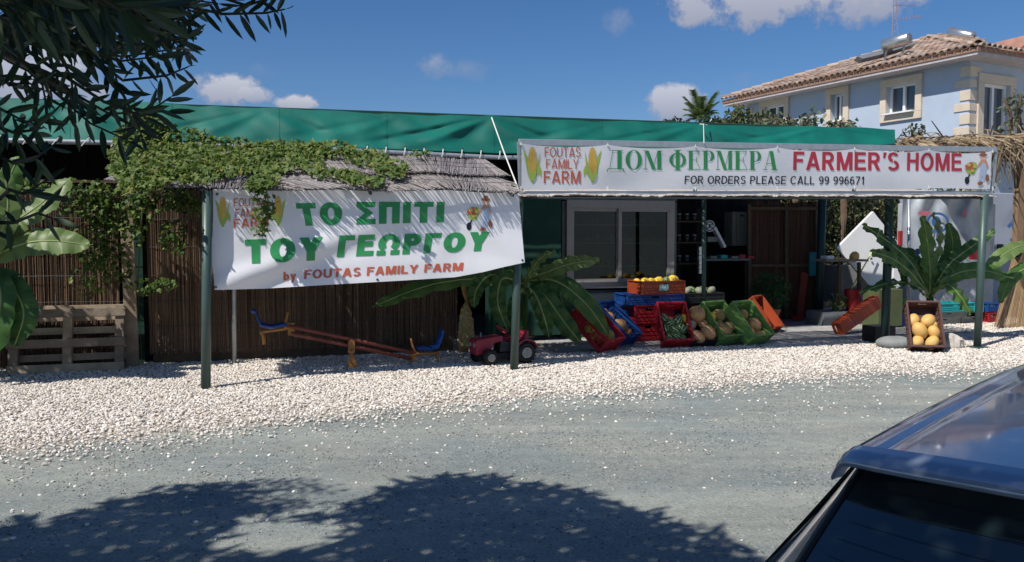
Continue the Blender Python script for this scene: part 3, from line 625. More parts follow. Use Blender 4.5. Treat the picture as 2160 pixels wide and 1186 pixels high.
# concrete pavers in front of the stall
pv = MB().box(S(4.65, 2.1, -.03), (7.5, 1.95, .05), RS).build('pavement', mat('joint_sand', (.16, .155, .15), .95, .2, 20), kind='structure')
pvm = []
M_pav = mat('concrete_paver', (.36, .36, .36), .85, .14, 12, bump=.3, bscale=90)
for k in range(5):
    b = MB(); x = .112; z = .012; b.add([(-x, -x, -.02), (x, -x, -.02), (x, x, -.02), (-x, x, -.02), (-x, -x, z-.005), (x, -x, z-.005), (x, x, z-.005), (-x, x, z-.005)]+[(s_*(x-.006), t_*(x-.006), z) for s_, t_ in ((-1, -1), (1, -1), (1, 1), (-1, 1))],
        [(0, 1, 5, 4), (1, 2, 6, 5), (2, 3, 7, 6), (3, 0, 4, 7), (4, 5, 9, 8), (5, 6, 10, 9), (6, 7, 11, 10), (7, 4, 8, 11), (8, 9, 10, 11)])
    o = b.build('paver', mat('concrete_paver_%s' % ('light', 'mid', 'buff', 'cool', 'dull')[k], [(.40, .40, .39), (.34, .34, .34), (.37, .35, .32), (.32, .335, .35), (.28, .28, .28)][k], .85, .14, 12, bump=.3, bscale=90), local=True); pvm.append(o.data); COL.objects.unlink(o); bpy.data.objects.remove(o)
for i in range(31):
    for j in range(8):
        M = Matrix.Translation(S(1.03+i*.236+(.118 if j % 2 else 0), 1.25+j*.236, .0+random.uniform(-.003, .004))) @ (RS @ rotz(random.uniform(-.02, .02))).to_4x4() @ Matrix.Rotation(random.uniform(-.012, .012), 4, 'X')
        shared('paver', random.choice(pvm), pv, pv.matrix_basis.inverted() @ M)
# ---------------------------------------------------------------- crates
CR = dict(red=mat('red_plastic', (.36, .02, .03), .42, .12, 6), blue=mat('blue_plastic', (.012, .065, .26), .42, .12, 6), green=mat('lime_green_plastic', (.14, .29, .08), .5, .12, 6),
          black=mat('black_plastic', (.02, .02, .022), .5, .12, 6), orange=mat('orange_plastic', (.32, .055, .02), .45, .15, 6), brown=mat('brown_plastic', (.085, .04, .035), .5, .15, 6),
          turquoise=mat('turquoise_plastic', (.02, .38, .40), .45, .1, 6), grey=mat('grey_plastic', (.33, .34, .34), .5, .1, 6))
def crate(label, colour, loc, Rm, w=.4, l=.6, h=.24, vents=True, group=None, sticker=None, handle=True):
    "origin: middle of the front bottom edge; x across, y back, z up"
    r = thing('plastic_crate', label, 'crate', loc, Rm, group); m = CR[colour]; t = .012
    MB().box((0, l/2, t/2), (w-.02, l-.02, t)).build('base', m, r, local=True)
    def wall(name, ax, pos, ln):
        b = MB()
        def bx(a0, a1, z0, z1, th=t):
            c = ((a0+a1)/2, (z0+z1)/2)
            if ax == 'x': b.box((c[0], pos, c[1]), (a1-a0, th, z1-z0))
            else: b.box((pos, c[0]+l/2, c[1]), (th, a1-a0, z1-z0))
        L = ln/2; bx(-L, L, 0, h*.3)
        n = max(2, int(ln/.07)); k = 2*L/n
        if vents and ax == 'y':
            for i in range(n+1):
                a = -L+k*i; bx(max(-L, a-.008), min(L, a+.008), h*.3, h*.74)
            for z in (.43, .58): bx(-L+.001, L-.001, h*z-.006, h*z+.006, t*.8)
            bx(-L, L, h*.74, h)
        else:
            bx(-L, L, h*.3, h*.68)
            if handle and ax == 'x': bx(-L, -.06, h*.68, h*.84); bx(.06, L, h*.68, h*.84)
            else: bx(-L, L, h*.68, h*.84)
            bx(-L, L, h*.84, h)
            for z in (.12, .34, .55):
                if ax == 'x': b.box((0, pos+(-.009 if pos < .1 else .009), h*z), (ln*.96, .008, .008))
        b.build(name, m, r, local=True)
    wall('end_wall', 'x', .006, w); wall('end_wall', 'x', l-.006, w); wall('side_wall', 'y', -w/2+.006, l-.024); wall('side_wall', 'y', w/2-.006, l-.024)
    rm = MB(); o = .012
    for (c, d) in (((0, -o/2, h), (w+2*o, .026, .014)), ((0, l+o/2, h), (w+2*o, .026, .014)), ((-w/2-o/2, l/2, h), (.026, l-.02, .0135)), ((w/2+o/2, l/2, h), (.026, l-.02, .0135))): rm.box(c, d)
    for sx in (-1, 1):
        for sy in (0, 1): rm.box((sx*(w/2+.002), sy*l+(.002 if sy else -.002), h/2), (.024, .024, h*.97))
    rm.build('rim', m, r, local=True)
    if sticker:
        MB().box((.0, -.009, h*.52), (.16, .004, h*.46)).build('sticker', mat('pale_teal_label', (.18, .42, .42), .5), r, local=True)
        for i in range(5): MB().box((-.055+i*.027, -.0125, h*(.5+.06*(i % 2))), (.018, .003, h*.16)).build('sticker_print', M_vinyl, r, local=True)
    return r
def tiltm(yaw, tilt, roll=0): return RS @ rotz(yaw) @ Matrix.Rotation(tilt, 3, 'X') @ Matrix.Rotation(roll, 3, 'Y')
# ---------------------------------------------------------------- fruit
M_melon = mat('netted_melon_skin', (.45, .30, .12), .8, .3, 45, bump=.5, bscale=110, col2=(.28, .20, .08))
M_ymelon = mat('yellow_melon_skin', (.66, .41, .13), .5, .12, 16, bump=.2, bscale=40)
M_gmelon = mat('green_gold_melon_skin', (.25, .2, .04), .6, .3, 22, col2=(.40, .30, .05), bump=.2, bscale=60)
M_pump = mat('tan_squash_skin', (.52, .29, .13), .55, .12, 8, bump=.2, bscale=20)
M_pump2 = mat('grey_squash_skin', (.22, .24, .17), .6, .2, 9, bump=.2, bscale=20)
M_opump = mat('orange_squash_skin', (.6, .27, .05), .5, .15, 9)
M_stem = mat('dry_fruit_stem', (.2, .16, .07), .9, .2, 30)
M_yello = mat('bright_yellow_gourd', (.78, .50, .05), .45, .1, 9)
def wm_mat():
    m = bpy.data.materials.new('watermelon_skin'); m.use_nodes = True; N = m.node_tree.nodes; L = m.node_tree.links; p = N['Principled BSDF']; p.inputs['Roughness'].default_value = .35
    tc = N.new('ShaderNodeTexCoord'); sx = N.new('ShaderNodeSeparateXYZ'); L.new(tc.outputs['Object'], sx.inputs[0])
    a = N.new('ShaderNodeMath'); a.operation = 'ARCTAN2'; L.new(sx.outputs[0], a.inputs[0]); L.new(sx.outputs[1], a.inputs[1])
    n = N.new('ShaderNodeTexNoise'); n.inputs['Scale'].default_value = 26; n.inputs['Detail'].default_value = 3; L.new(tc.outputs['Object'], n.inputs['Vector'])
    s = N.new('ShaderNodeMath'); s.operation = 'MULTIPLY_ADD'; L.new(n.outputs['Fac'], s.inputs[0]); s.inputs[1].default_value = .5; L.new(a.outputs[0], s.inputs[2])
    k = N.new('ShaderNodeMath'); k.operation = 'MULTIPLY'; L.new(s.outputs[0], k.inputs[0]); k.inputs[1].default_value = 10
    q = N.new('ShaderNodeMath'); q.operation = 'SINE'; L.new(k.outputs[0], q.inputs[0])
    c = N.new('ShaderNodeValToRGB'); c.color_ramp.elements[0].position = .3; c.color_ramp.elements[0].color = (.012, .05, .016, 1); c.color_ramp.elements[1].position = .62; c.color_ramp.elements[1].color = (.33, .45, .20, 1)
    L.new(q.outputs[0], c.inputs[0]); L.new(c.outputs[0], p.inputs['Base Color']); return m
M_wmel = wm_mat()
FR = {}
def fruit_proto(kind):
    if kind in FR: return FR[kind]
    b = MB(); st = MB(); st.tube([(0, 0, .9), (.04, 0, 1.08), (.12, .02, 1.2)], [.09, .06, .07], 6)
    rib = lambda n, d: (lambda a, t: 1-d*abs(math.sin(a*n/2))*0+d*math.cos(a*n)*math.sin(t))
    sh = {'netted': ((1, 1, 1.06), rib(10, .012), M_melon), 'yellow': ((1, 1, 1.28), rib(5, .01), M_ymelon), 'golden': ((1, 1, 1.1), rib(8, .025), M_gmelon), 'watermelon': ((1, 1, 1.1), None, M_wmel),
          'squash': ((1, 1, .8), rib(10, .05), M_pump), 'greysquash': ((1, 1, .78), rib(9, .05), M_pump2), 'bottle': ((1, 1, 1.25), lambda a, t: 1+.3*math.cos(t)**3*(-1)-.1*math.cos(t), M_pump), 'orange': ((1, 1, .85), rib(9, .04), M_opump), 'gourd': ((1, 1, 1.1), rib(8, .04), M_yello)}[kind]
    b.ell((0, 0, 0), sh[0], nu=26, nv=16, fn=sh[1]); o = b.build(kind, sh[2], smooth=True, local=True); s2 = st.build('stem', M_stem, local=True)
    FR[kind] = (o.data, s2.data)
    for x in (o, s2): COL.objects.unlink(x); bpy.data.objects.remove(x)
    return FR[kind]
NAMES = dict(netted='melon', yellow='melon', golden='melon', watermelon='watermelon', squash='pumpkin', greysquash='pumpkin', bottle='pumpkin', orange='pumpkin', gourd='gourd')
def fruit(kind, p, r, label, group, a=None, up=None):
    me, ms = fruit_proto(kind); nm = NAMES[kind]; o = bpy.data.objects.new(nm, me); COL.objects.link(o)
    q = (Vector(up).to_track_quat('Z', 'Y').to_matrix() if up else Matrix.Rotation(random.uniform(-1.3, 1.3), 3, 'X') @ Matrix.Rotation(random.uniform(-1, 1), 3, 'Y')) @ rotz(random.random()*6)
    o.matrix_basis = Matrix.Translation(Vector(p)) @ q.to_4x4() @ Matrix.Scale(r, 4); tag(o, label, nm if nm != 'gourd' else 'gourd', group)
    s = bpy.data.objects.new('stem', ms); COL.objects.link(s); s.parent = o; return o
ORD = ['at the very front', 'second from the front', 'third from the front', 'fourth from the front', 'fifth from the front', 'sixth from the front', 'seventh from the front', 'eighth from the front', 'at the very back']
def fill(cr, items, label, group, v=0):
    "items: (kind, x, y, z, radius[, label]) in the crate's own axes; the rest are told apart by their rank from the front"
    order = sorted([it for it in items if len(it) == 5], key=lambda t: t[2])
    for it in items:
        lb = it[5] if len(it) > 5 else (label+', '+(ORD[order.index(it)] if order.index(it) < len(order)-1 or len(order) < 2 else ORD[8]))
        fruit(it[0], cr.matrix_basis @ Vector(it[1:4]), it[4], lb, group)
def GS(px, py, z=.0): return G(px, py, z)
# watermelons
c = crate('red crate of striped watermelons, propped up steeply, second red crate from the left', 'red', G(1424, 732, .02), tiltm(R(-9), R(53)), .42, .62, .22, False)
fill(c, [('watermelon', -.09, .1, .09, .078), ('watermelon', .09, .085, .09, .07), ('watermelon', .0, .2, .12, .08), ('watermelon', -.12, .25, .09, .07), ('watermelon', .11, .23, .11, .085), ('watermelon', -.04, .34, .1, .075), ('watermelon', .09, .38, .1, .085), ('watermelon', -.11, .42, .09, .075), ('watermelon', 0, .09, .16, .06)],
     'small striped watermelon in the propped red crate', 'watermelons in the red crate')
# pumpkins in black crate
c = crate('low black crate heaped with tan pumpkins, between the watermelons and the first green crate', 'black', G(1480, 731, .02), tiltm(R(4), R(40)), .4, .6, .14)
fill(c, [('squash', .1, .12, .16, .125, 'large pale tan ribbed pumpkin at the front of the black crate'), ('bottle', -.12, .1, .13, .09, 'smooth tan squash in the front left corner of the black crate'), ('greysquash', -.12, .27, .16, .09, 'grey green pumpkin at the left side of the black crate'), ('gourd', -.15, .42, .16, .07, 'small yellow orange gourd at the back left of the black crate'),
         ('bottle', .06, .46, .2, .13, 'tall tan pumpkin with pointed stem at the back of the black crate'), ('squash', .12, .31, .14, .07, 'small tan pumpkin in the middle of the black crate')], '', None)
# green crates
c = crate('left one of the two lime green crates, with melons and a gourd', 'green', G(1530, 727, .02), tiltm(R(16), R(48)), .44, .62, .24, False)
fill(c, [('netted', -.06, .14, .13, .125, 'large round netted melon at the front of the left green crate'), ('netted', .12, .22, .11, .095), ('netted', -.14, .3, .1, .07), ('gourd', -.12, .42, .13, .075, 'bright yellow gourd in the left green crate'), ('netted', .07, .44, .12, .1), ('netted', -.12, .53, .1, .06), ('squash', .15, .08, .08, .06), ('netted', .0, .3, .09, .07)],
     'brown netted melon in the left green crate', 'netted melons in the left green crate')
c = crate('right one of the two lime green crates, its melons partly sunlit', 'green', G(1592, 726, .02), tiltm(R(20), R(48)), .44, .62, .24, False)
fill(c, [('orange', -.12, .13, .12, .085, 'orange pumpkin at the front left of the right green crate'), ('yellow', .03, .08, .1, .065), ('yellow', .15, .09, .1, .06), ('squash', .07, .25, .13, .115, 'big grey tan pumpkin in the middle of the right green crate'), ('netted', -.12, .28, .1, .075), ('netted', -.02, .46, .12, .085, 'round melon with a pale stem end at the back of the right green crate'), ('netted', -.14, .4, .09, .065), ('netted', -.15, .5, .09, .07)],
     'small sunlit melon in the right green crate', 'small melons in the right green crate')
c = crate('empty orange red crate leaning behind the right green crate', 'orange', G(1628, 700, .02), tiltm(R(34), R(52)), .4, .62, .16, False)
# red crate at the left
c = crate('dark red crate of green gold melons, leaning beside the banana plant', 'red', G(1278, 741, .02), tiltm(R(34), R(42)), .42, .66, .26)
fill(c, [('golden', .08, .15, .13, .1), ('golden', -.08, .16, .12, .085), ('golden', -.12, .34, .12, .1), ('golden', .06, .33, .11, .09), ('golden', .02, .08, .15, .07), ('golden', -.14, .22, .07, .07)], 'green gold melon in the leaning dark red crate', 'melons in the left red crate')
c = crate('bright blue crate leaning behind the left red crate, tan melons inside', 'blue', G(1318, 727, .02), tiltm(R(34), R(42)), .42, .66, .24)
fill(c, [('squash', -.02, .25, .14, .12), ('squash', -.08, .45, .13, .1), ('orange', .1, .12, .12, .06), ('orange', .13, .2, .1, .055), ('bottle', -.1, .55, .14, .07)], 'tan pumpkin in the leaning blue crate', 'pumpkins in the blue crate')
# stack of crates
def flat(label, colour, px, py, v, w, l, h, yaw=0, z=None, **k):
    p = PS(px, py, v); return crate(label, colour, p, RS @ rotz(yaw), w, l, h, **k)
base = PS(1400, 716, 1.95); bz = .02
s1 = crate('bottom red crate of the stack behind the watermelons', 'red', S(2.75, 1.95, bz), RS @ rotz(R(3)), .46, .5, .28, group='stacked crates beside the cold display')
s2 = crate('second red crate up in the stack behind the watermelons', 'red', S(2.76, 1.95, bz+.285), RS @ rotz(R(1)), .46, .5, .26, group='stacked crates beside the cold display')
s0 = crate('bottom blue crate at the left of the stack beside the cold display', 'blue', S(2.47, 2.15, bz), RS @ rotz(R(-4)), .36, .5, .3, group='stacked crates beside the cold display')
s0b = crate('second blue crate up at the left of the stack', 'blue', S(2.47, 2.17, bz+.3), RS @ rotz(R(-2)), .36, .5, .24, group='stacked crates beside the cold display')
s3 = crate('long blue crate under the orange crate, third up in the stack', 'blue', S(2.86, 1.93, bz+.55), RS @ rotz(R(-3)), .92, .5, .16, group='stacked crates beside the cold display')
s5 = crate('orange crate with a pale label topmost in the stack, yellow gourds showing', 'orange', S(2.98, 1.9, bz+.715), RS @ rotz(R(2)), .72, .46, .2, sticker=True, group='stacked crates beside the cold display', vents=False)
fill(s5, [('gourd', -.24, .15, .18, .07), ('gourd', -.14, .13, .19, .06), ('gourd', .0, .14, .19, .075), ('gourd', .24, .13, .2, .085), ('gourd', -.3, .3, .17, .06), ('gourd', .06, .32, .17, .07)], 'yellow gourd in the topmost orange crate', 'yellow gourds in the orange crate')
fill(s5, [('watermelon', .14, .16, .19, .07), ('watermelon', .33, .3, .17, .06)], 'small striped watermelon among gourds in the orange crate', 'watermelons in the orange crate')
pk = crate('black crate of green marrows on a box behind the green crates', 'black', S(3.75, 2.2, .55), RS, .9, .4, .16, False); MB().box(S(3.75, 2.42, .28), (.8, .4, .54), RS)
top(MB().box(S(3.75, 2.42, .275), (.84, .38, .53), RS).build('storage_box', M_dark), 'dark box holding up the marrow crate behind the pumpkins', 'box')
for i in range(7): fruit('watermelon' if i % 2 else 'greysquash', S(3.42+i*.11, 2.36+.08*(i % 2), .74), .075, '%s dark green marrow from the left behind the pumpkins' % ('first', 'second', 'third', 'fourth', 'fifth', 'sixth', 'seventh')[i], 'dark green marrows in the black crate')
# brown crate with yellow melons
c = crate('brown crate of seven pale yellow melons, propped steeply on a grey stone', 'brown', G(1949, 741, .01), tiltm(R(-29), R(62)), .42, .66, .22)
fill(c, [('yellow', -.1, .10, .1, .082), ('yellow', .09, .09, .1, .085), ('yellow', -.06, .26, .12, .1), ('yellow', .13, .25, .1, .08), ('yellow', -.12, .43, .1, .078), ('yellow', .07, .42, .11, .092), ('yellow', .14, .36, .08, .06)], 'pale yellow melon in the brown crate', 'yellow melons in the brown crate')
# tipped orange crate
p = PS(1776, 694, 1.75); ax = (PS(1852, 640, 1.95)-p); Lx = ax.length; ax.normalize(); nrm = (V*.9+U*.15).normalized(); side = ax.cross(nrm).normalized(); nrm = side.cross(ax)
Rm = Matrix((side, ax, nrm)).transposed()
tcx = crate('dusty orange crate tipped on its edge below the red bucket', 'orange', p, Rm, .2, Lx+.06, .16, False)
for i in range(5): MB().box((-.03+.035*(i % 2), .22+i*.03, -.003), (.03, .018, .004)).build('emblem_print', CR['blue'], tcx, local=True)
# right-hand pile of crates
gr = 'crates piled at the right behind the banana plant'
for lab, colr, u, v, z, w, h in (('grey crate at the bottom of the pile under the long turquoise crate', 'grey', 9.0, 2.55, .0, .7, .13), ('grey crate lying beside the red crate in the right pile', 'grey', 9.75, 2.6, .0, .62, .13), ('flat grey crate, second layer under the turquoise crate', 'grey', 9.05, 2.5, .135, .75, .1),
                             ('long turquoise crate topmost in the right pile', 'turquoise', 9.15, 2.45, .24, .85, .16), ('turquoise crate beside the small blue crate in the right pile', 'turquoise', 9.62, 2.5, .22, .4, .16), ('small blue crate on the red crate beside the reed mats', 'blue', 10.0, 2.45, .22, .22, .16), ('red crate at the bottom beside the reed mats', 'red', 10.02, 2.45, .0, .22, .2),
                             ('pale green crate behind the banana stem', 'green', 8.45, 3.1, .3, .5, .14), ('lower pale green crate behind the banana stem', 'green', 8.45, 3.1, .1, .5, .18), ('blue crate on the ground behind the brown crate', 'blue', 8.2, 2.5, .0, .4, .26)):
    crate(lab, colr, S(u, v, z), RS @ rotz(R(random.uniform(-3, 3))), w, .4, h, group=gr)
# ---------------------------------------------------------------- cold display behind sliding windows
cd_ = thing('cold_display', 'walk-in cold display with two sliding glass panes, shelves of produce behind', 'display cabinet', S(2, 2.7, 0))
v0 = 2.62; TL, TR, BL, BR = PS(1196, 424, v0), PS(1424, 424, v0), PS(1200, 610, v0), PS(1420, 610, v0)
uL = (TL-O).dot(U); uR = (TR-O).dot(U); zT = TL.z; zB = BL.z; uL = uL-.0
MB().box(S((uL+uR)/2, v0+.04, zT-.04), (uR-uL, .08, .13), RS).build('head_rail', M_alu, cd_, bevel=.005)
MB().box(S((uL+uR)/2, v0+.04, zB+.05), (uR-uL, .08, .1), RS).build('sill_rail', M_alu, cd_, bevel=.005)
for u in (uL+.04, uR-.04): MB().box(S(u, v0+.04, (zT+zB)/2), (.08, .078, zT-zB-.2), RS).build('jamb', M_alu, cd_, bevel=.005)
um = (PS(1307, 500, v0)-O).dot(U)
for (a, b, dv) in ((uL+.08, um+.02, .06), (um-.02, uR-.08, .02)):
    f = MB(); w = .055
    for (c, d) in ((S((a+b)/2, v0+dv-.01, zT-.13), (b-a, .03, w)), (S((a+b)/2, v0+dv-.01, zB+.125), (b-a, .03, w)), (S(a+w/2, v0+dv-.01, (zT+zB)/2), (w, .03, zT-zB-.26)), (S(b-w/2, v0+dv-.01, (zT+zB)/2), (w, .03, zT-zB-.26))): f.box(c, d, RS)
    fo = f.build('sash', M_alu, cd_); MB().box(S((a+b)/2, v0+dv, (zT+zB)/2), (b-a-.1, .006, zT-zB-.3), RS).build('pane', M_glass, fo)
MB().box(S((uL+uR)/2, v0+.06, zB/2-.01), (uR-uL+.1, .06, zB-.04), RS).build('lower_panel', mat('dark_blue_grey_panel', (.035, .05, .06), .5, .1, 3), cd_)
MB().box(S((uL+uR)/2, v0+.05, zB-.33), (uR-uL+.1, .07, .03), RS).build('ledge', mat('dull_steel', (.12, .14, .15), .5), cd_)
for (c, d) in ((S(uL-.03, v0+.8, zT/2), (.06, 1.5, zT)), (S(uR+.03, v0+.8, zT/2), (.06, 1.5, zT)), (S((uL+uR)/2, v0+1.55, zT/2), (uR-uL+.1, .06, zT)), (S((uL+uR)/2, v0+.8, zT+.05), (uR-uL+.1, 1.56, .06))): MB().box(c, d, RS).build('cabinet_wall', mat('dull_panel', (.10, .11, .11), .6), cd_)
pm_ = mat('shelf_produce', (.3, .1, .04), .7, .2, 20, rnd=[(.25, .05, .02), (.35, .22, .04), (.05, .15, .03), (.5, .45, .4), (.4, .16, .05)])
for k, py in enumerate((475, 513, 561)):
    z = PS(1300, py, v0+.5).z; sh = MB().box(S((uL+uR)/2, v0+.55, z), (uR-uL-.1, .4, .02), RS).build('shelf', mat('pale_shelf', (.45, .46, .45), .5), cd_)
    b = MB()
    for i in range(26):
        h = random.uniform(.05, .15); b.ell(S(uL+.1+(uR-uL-.2)*(i+.5)/26, v0+.5+random.uniform(-.08, .08), z+.02+h*.5), (.045, .05, h*.55), nu=8, nv=5, r=random.random())
    b.build('produce', pm_, cd_, smooth=True, kind='stuff')
setbox('net_screen', S(.92, 2.5, 1.2), (1.2, .03, 2.2), M_net, 'dark green net screen left of the cold display behind the banana plant', 'screen')
# things in the shade of the stall
def pbox(name, x0, y0, x1, y1, v, dep, m, label, cat):
    a = PS(x0, y1, v); b = PS(x1, y0, v); c = (a+b)/2+V*dep/2; d = b-a
    return top(MB().box(c, (abs(d.dot(U)), dep, abs(d.z)), RS).build(name, m, bevel=.008), label, cat)
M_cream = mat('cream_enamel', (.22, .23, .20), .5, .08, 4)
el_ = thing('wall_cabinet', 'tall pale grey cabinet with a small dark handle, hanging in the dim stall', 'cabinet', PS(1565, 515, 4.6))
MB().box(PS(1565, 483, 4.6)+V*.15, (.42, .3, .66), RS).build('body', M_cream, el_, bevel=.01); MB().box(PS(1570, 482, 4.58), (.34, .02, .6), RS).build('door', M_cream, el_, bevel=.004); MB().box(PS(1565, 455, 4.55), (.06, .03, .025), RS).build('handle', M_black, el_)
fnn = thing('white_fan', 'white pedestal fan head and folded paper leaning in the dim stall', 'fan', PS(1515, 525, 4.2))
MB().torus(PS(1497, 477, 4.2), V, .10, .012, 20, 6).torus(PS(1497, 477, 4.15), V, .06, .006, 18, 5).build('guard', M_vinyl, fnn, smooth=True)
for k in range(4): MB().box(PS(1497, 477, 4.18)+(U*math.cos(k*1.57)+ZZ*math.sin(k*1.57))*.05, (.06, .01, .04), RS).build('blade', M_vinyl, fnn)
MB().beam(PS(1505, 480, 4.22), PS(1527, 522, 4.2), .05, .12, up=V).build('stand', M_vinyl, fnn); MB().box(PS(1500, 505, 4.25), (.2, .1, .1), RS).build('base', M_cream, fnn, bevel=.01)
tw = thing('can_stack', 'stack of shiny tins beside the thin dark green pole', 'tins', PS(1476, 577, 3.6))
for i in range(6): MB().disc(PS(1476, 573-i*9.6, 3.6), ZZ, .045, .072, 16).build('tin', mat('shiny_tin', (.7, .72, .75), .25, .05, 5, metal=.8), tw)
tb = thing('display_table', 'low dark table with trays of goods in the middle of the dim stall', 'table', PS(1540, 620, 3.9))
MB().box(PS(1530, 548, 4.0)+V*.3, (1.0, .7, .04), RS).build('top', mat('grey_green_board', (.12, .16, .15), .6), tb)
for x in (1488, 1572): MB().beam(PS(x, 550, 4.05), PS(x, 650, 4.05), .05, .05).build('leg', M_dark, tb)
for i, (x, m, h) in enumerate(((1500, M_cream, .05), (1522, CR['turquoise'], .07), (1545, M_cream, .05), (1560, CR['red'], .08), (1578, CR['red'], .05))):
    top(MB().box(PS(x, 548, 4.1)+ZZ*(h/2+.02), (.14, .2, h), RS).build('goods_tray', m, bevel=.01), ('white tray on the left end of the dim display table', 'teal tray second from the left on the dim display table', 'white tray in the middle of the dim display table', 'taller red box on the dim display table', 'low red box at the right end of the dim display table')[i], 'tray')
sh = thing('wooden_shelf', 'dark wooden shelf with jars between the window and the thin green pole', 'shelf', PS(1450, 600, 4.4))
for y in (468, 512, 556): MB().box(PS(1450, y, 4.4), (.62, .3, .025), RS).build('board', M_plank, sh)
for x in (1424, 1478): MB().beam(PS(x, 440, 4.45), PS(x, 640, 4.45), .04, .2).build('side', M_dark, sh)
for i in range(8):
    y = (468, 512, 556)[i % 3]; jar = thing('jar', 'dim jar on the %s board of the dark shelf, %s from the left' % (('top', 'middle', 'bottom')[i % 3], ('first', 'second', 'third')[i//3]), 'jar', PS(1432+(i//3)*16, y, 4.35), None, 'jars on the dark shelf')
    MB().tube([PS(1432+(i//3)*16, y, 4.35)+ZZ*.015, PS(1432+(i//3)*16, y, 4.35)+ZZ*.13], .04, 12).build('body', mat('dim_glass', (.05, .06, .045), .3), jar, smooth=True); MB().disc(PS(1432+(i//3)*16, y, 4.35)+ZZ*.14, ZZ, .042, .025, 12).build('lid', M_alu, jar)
# brown partition at the right of the stall
pt = thing('partition', 'brown reed partition panels closing the right side of the dim stall', 'partition', PS(1665, 675, 4.2))
b = MB(); M_rb2 = mat('red_brown_reed', (.2, .09, .05), .8, .2, 20, rnd=[(.06, .028, .016), (.13, .065, .04), (.10, .045, .026)])
uu0 = (PS(1578, 500, 4.2)-O).dot(U); uu1 = (PS(1725, 500, 4.2)-O).dot(U)
for i in range(240): u = uu0+(uu1-uu0)*i/240; b.tube([S(u, 4.2+random.uniform(-.01, .01), .02), S(u+random.uniform(-.01, .01), 4.2, 2.3-.1*random.random())], .006, 3, r=random.random())
b.build('reed_screen', M_rb2, pt, kind='stuff')
for x in (1580, 1658, 1722): MB().beam(PS(x, 672, 4.14), PS(x, 432, 4.14), .07, .05, up=V).build('stile', M_plank, pt)
for y in (440, 560): MB().beam(PS(1580, y, 4.13), PS(1722, y, 4.13), .03, .06, up=ZZ).build('rail', M_plank, pt)
pbox('towel', 1708, 532, 1724, 582, 4.0, .04, mat('teal_cloth', (.02, .2, .26), .8), 'teal cloth hanging on the brown partition by the dark post', 'cloth')
rb = thing('red_board', 'narrow red board standing against the brown partition', 'board', PS(1690, 670, 3.95)); MB().beam(PS(1685, 672, 3.95), PS(1697, 575, 4.05), .16, .02, up=V).build('plank', mat('dull_red_paint', (.25, .03, .02), .6), rb)
br_ = thing('broom', 'broom handle leaning on the brown partition', 'broom', PS(1682, 675, 3.85)); MB().tube([PS(1682, 668, 3.85), PS(1690, 590, 4.0)], .012, 8).build('handle', M_plank, br_); MB().box(PS(1682, 671, 3.85), (.26, .05, .08), RS).build('head', CR['red'], br_)
# potted plant
pot = thing('potted_plant', 'bushy green plant in a terracotta pot in front of the brown partition', 'plant', G(1622, 690))
pb = G(1622, 690); M_terra = mat('terracotta', (.36, .13, .07), .8, .12, 9)
MB().tube([pb, pb+ZZ*.26, pb+ZZ*.27, pb+ZZ*.33, pb+ZZ*.335, pb+ZZ*.26], [.12, .175, .195, .2, .17, .16], 26).build('pot', M_terra, pot, smooth=False)
# ---------------------------------------------------------------- leaves
def leaf_mat(name, cols, transl=.3, rough=.55, spec=.35): return mat(name, (.1, .2, .05), rough, .12, 14, rnd=cols, transl=transl, spec=spec)
M_vine = leaf_mat('vine_leaf', [(.03, .07, .014), (.06, .115, .022), (.105, .165, .03), (.17, .21, .04), (.24, .20, .055)], .3)
M_olv = leaf_mat('olive_green_leaf', [(.018, .04, .018), (.03, .06, .025), (.045, .08, .03)], .2, .4, .5)
M_hedge = leaf_mat('hedge_leaf', [(.02, .04, .018), (.05, .08, .03), (.10, .12, .04), (.17, .16, .07)], .2)
M_fern = leaf_mat('fern_leaf', [(.02, .08, .025), (.03, .12, .03)], .3)
M_dusty = leaf_mat('dusty_leaf', [(.08, .11, .07), (.13, .16, .09), (.2, .2, .12)], .2)
VINE = (np.array([(0, 0, 0), (.32, .05, .02), (.5, .42, -.04), (.24, .5, .03), (.16, .86, 0), (0, 1.05, -.08), (-.16, .86, 0), (-.24, .5, .03), (-.5, .42, -.04), (-.32, .05, .02), (0, .4, .06)]), [(10, i, (i+1) % 10) for i in range(10)])
LANCE = (np.array([(0, 0, 0), (.09, .25, .012), (.13, .5, .0), (.08, .78, -.03), (0, 1, -.08), (-.08, .78, -.03), (-.13, .5, 0), (-.09, .25, .012), (0, .5, -.035)]), [(8, i, (i+1) % 8) for i in range(8)])
OVAL = (np.array([(0, 0, 0), (.25, .35, .03), (.2, .75, 0), (0, 1, -.05), (-.2, .75, 0), (-.25, .35, .03)]), [(0, 1, 2, 3), (0, 3, 4, 5)])
def orient(n, d):
    "rotation arrays from growth direction d and blade normal n"
    d = d/np.linalg.norm(d, axis=1)[:, None]; x = np.cross(d, n); x /= np.linalg.norm(x, axis=1)[:, None]+1e-9; z = np.cross(x, d); return np.stack([x, d, z], axis=2)
def leaves(mb_, P, D, Nn, size, shape, rv=None):
    P, D, Nn = np.array(P, float), np.array(D, float), np.array(Nn, float); n = len(P)
    if not n: return
    Q = orient(Nn, D); sz = size if hasattr(size, '__len__') else np.full(n, size); v, fs = shape
    W_ = np.einsum('nij,kj->nki', Q, v)*np.asarray(sz)[:, None, None]+P[:, None, :]; k = len(v); b = len(mb_.v)
    mb_.v.extend(map(tuple, W_.reshape(-1, 3).tolist()))
    for i in range(n):
        o = b+i*k; mb_.f.extend(tuple(o+j for j in q) for q in fs)
    mb_.m.extend([0]*(n*len(fs))); rv = rng.random(n) if rv is None else np.array(rv); mb_.r.extend(np.repeat(rv, k).tolist())
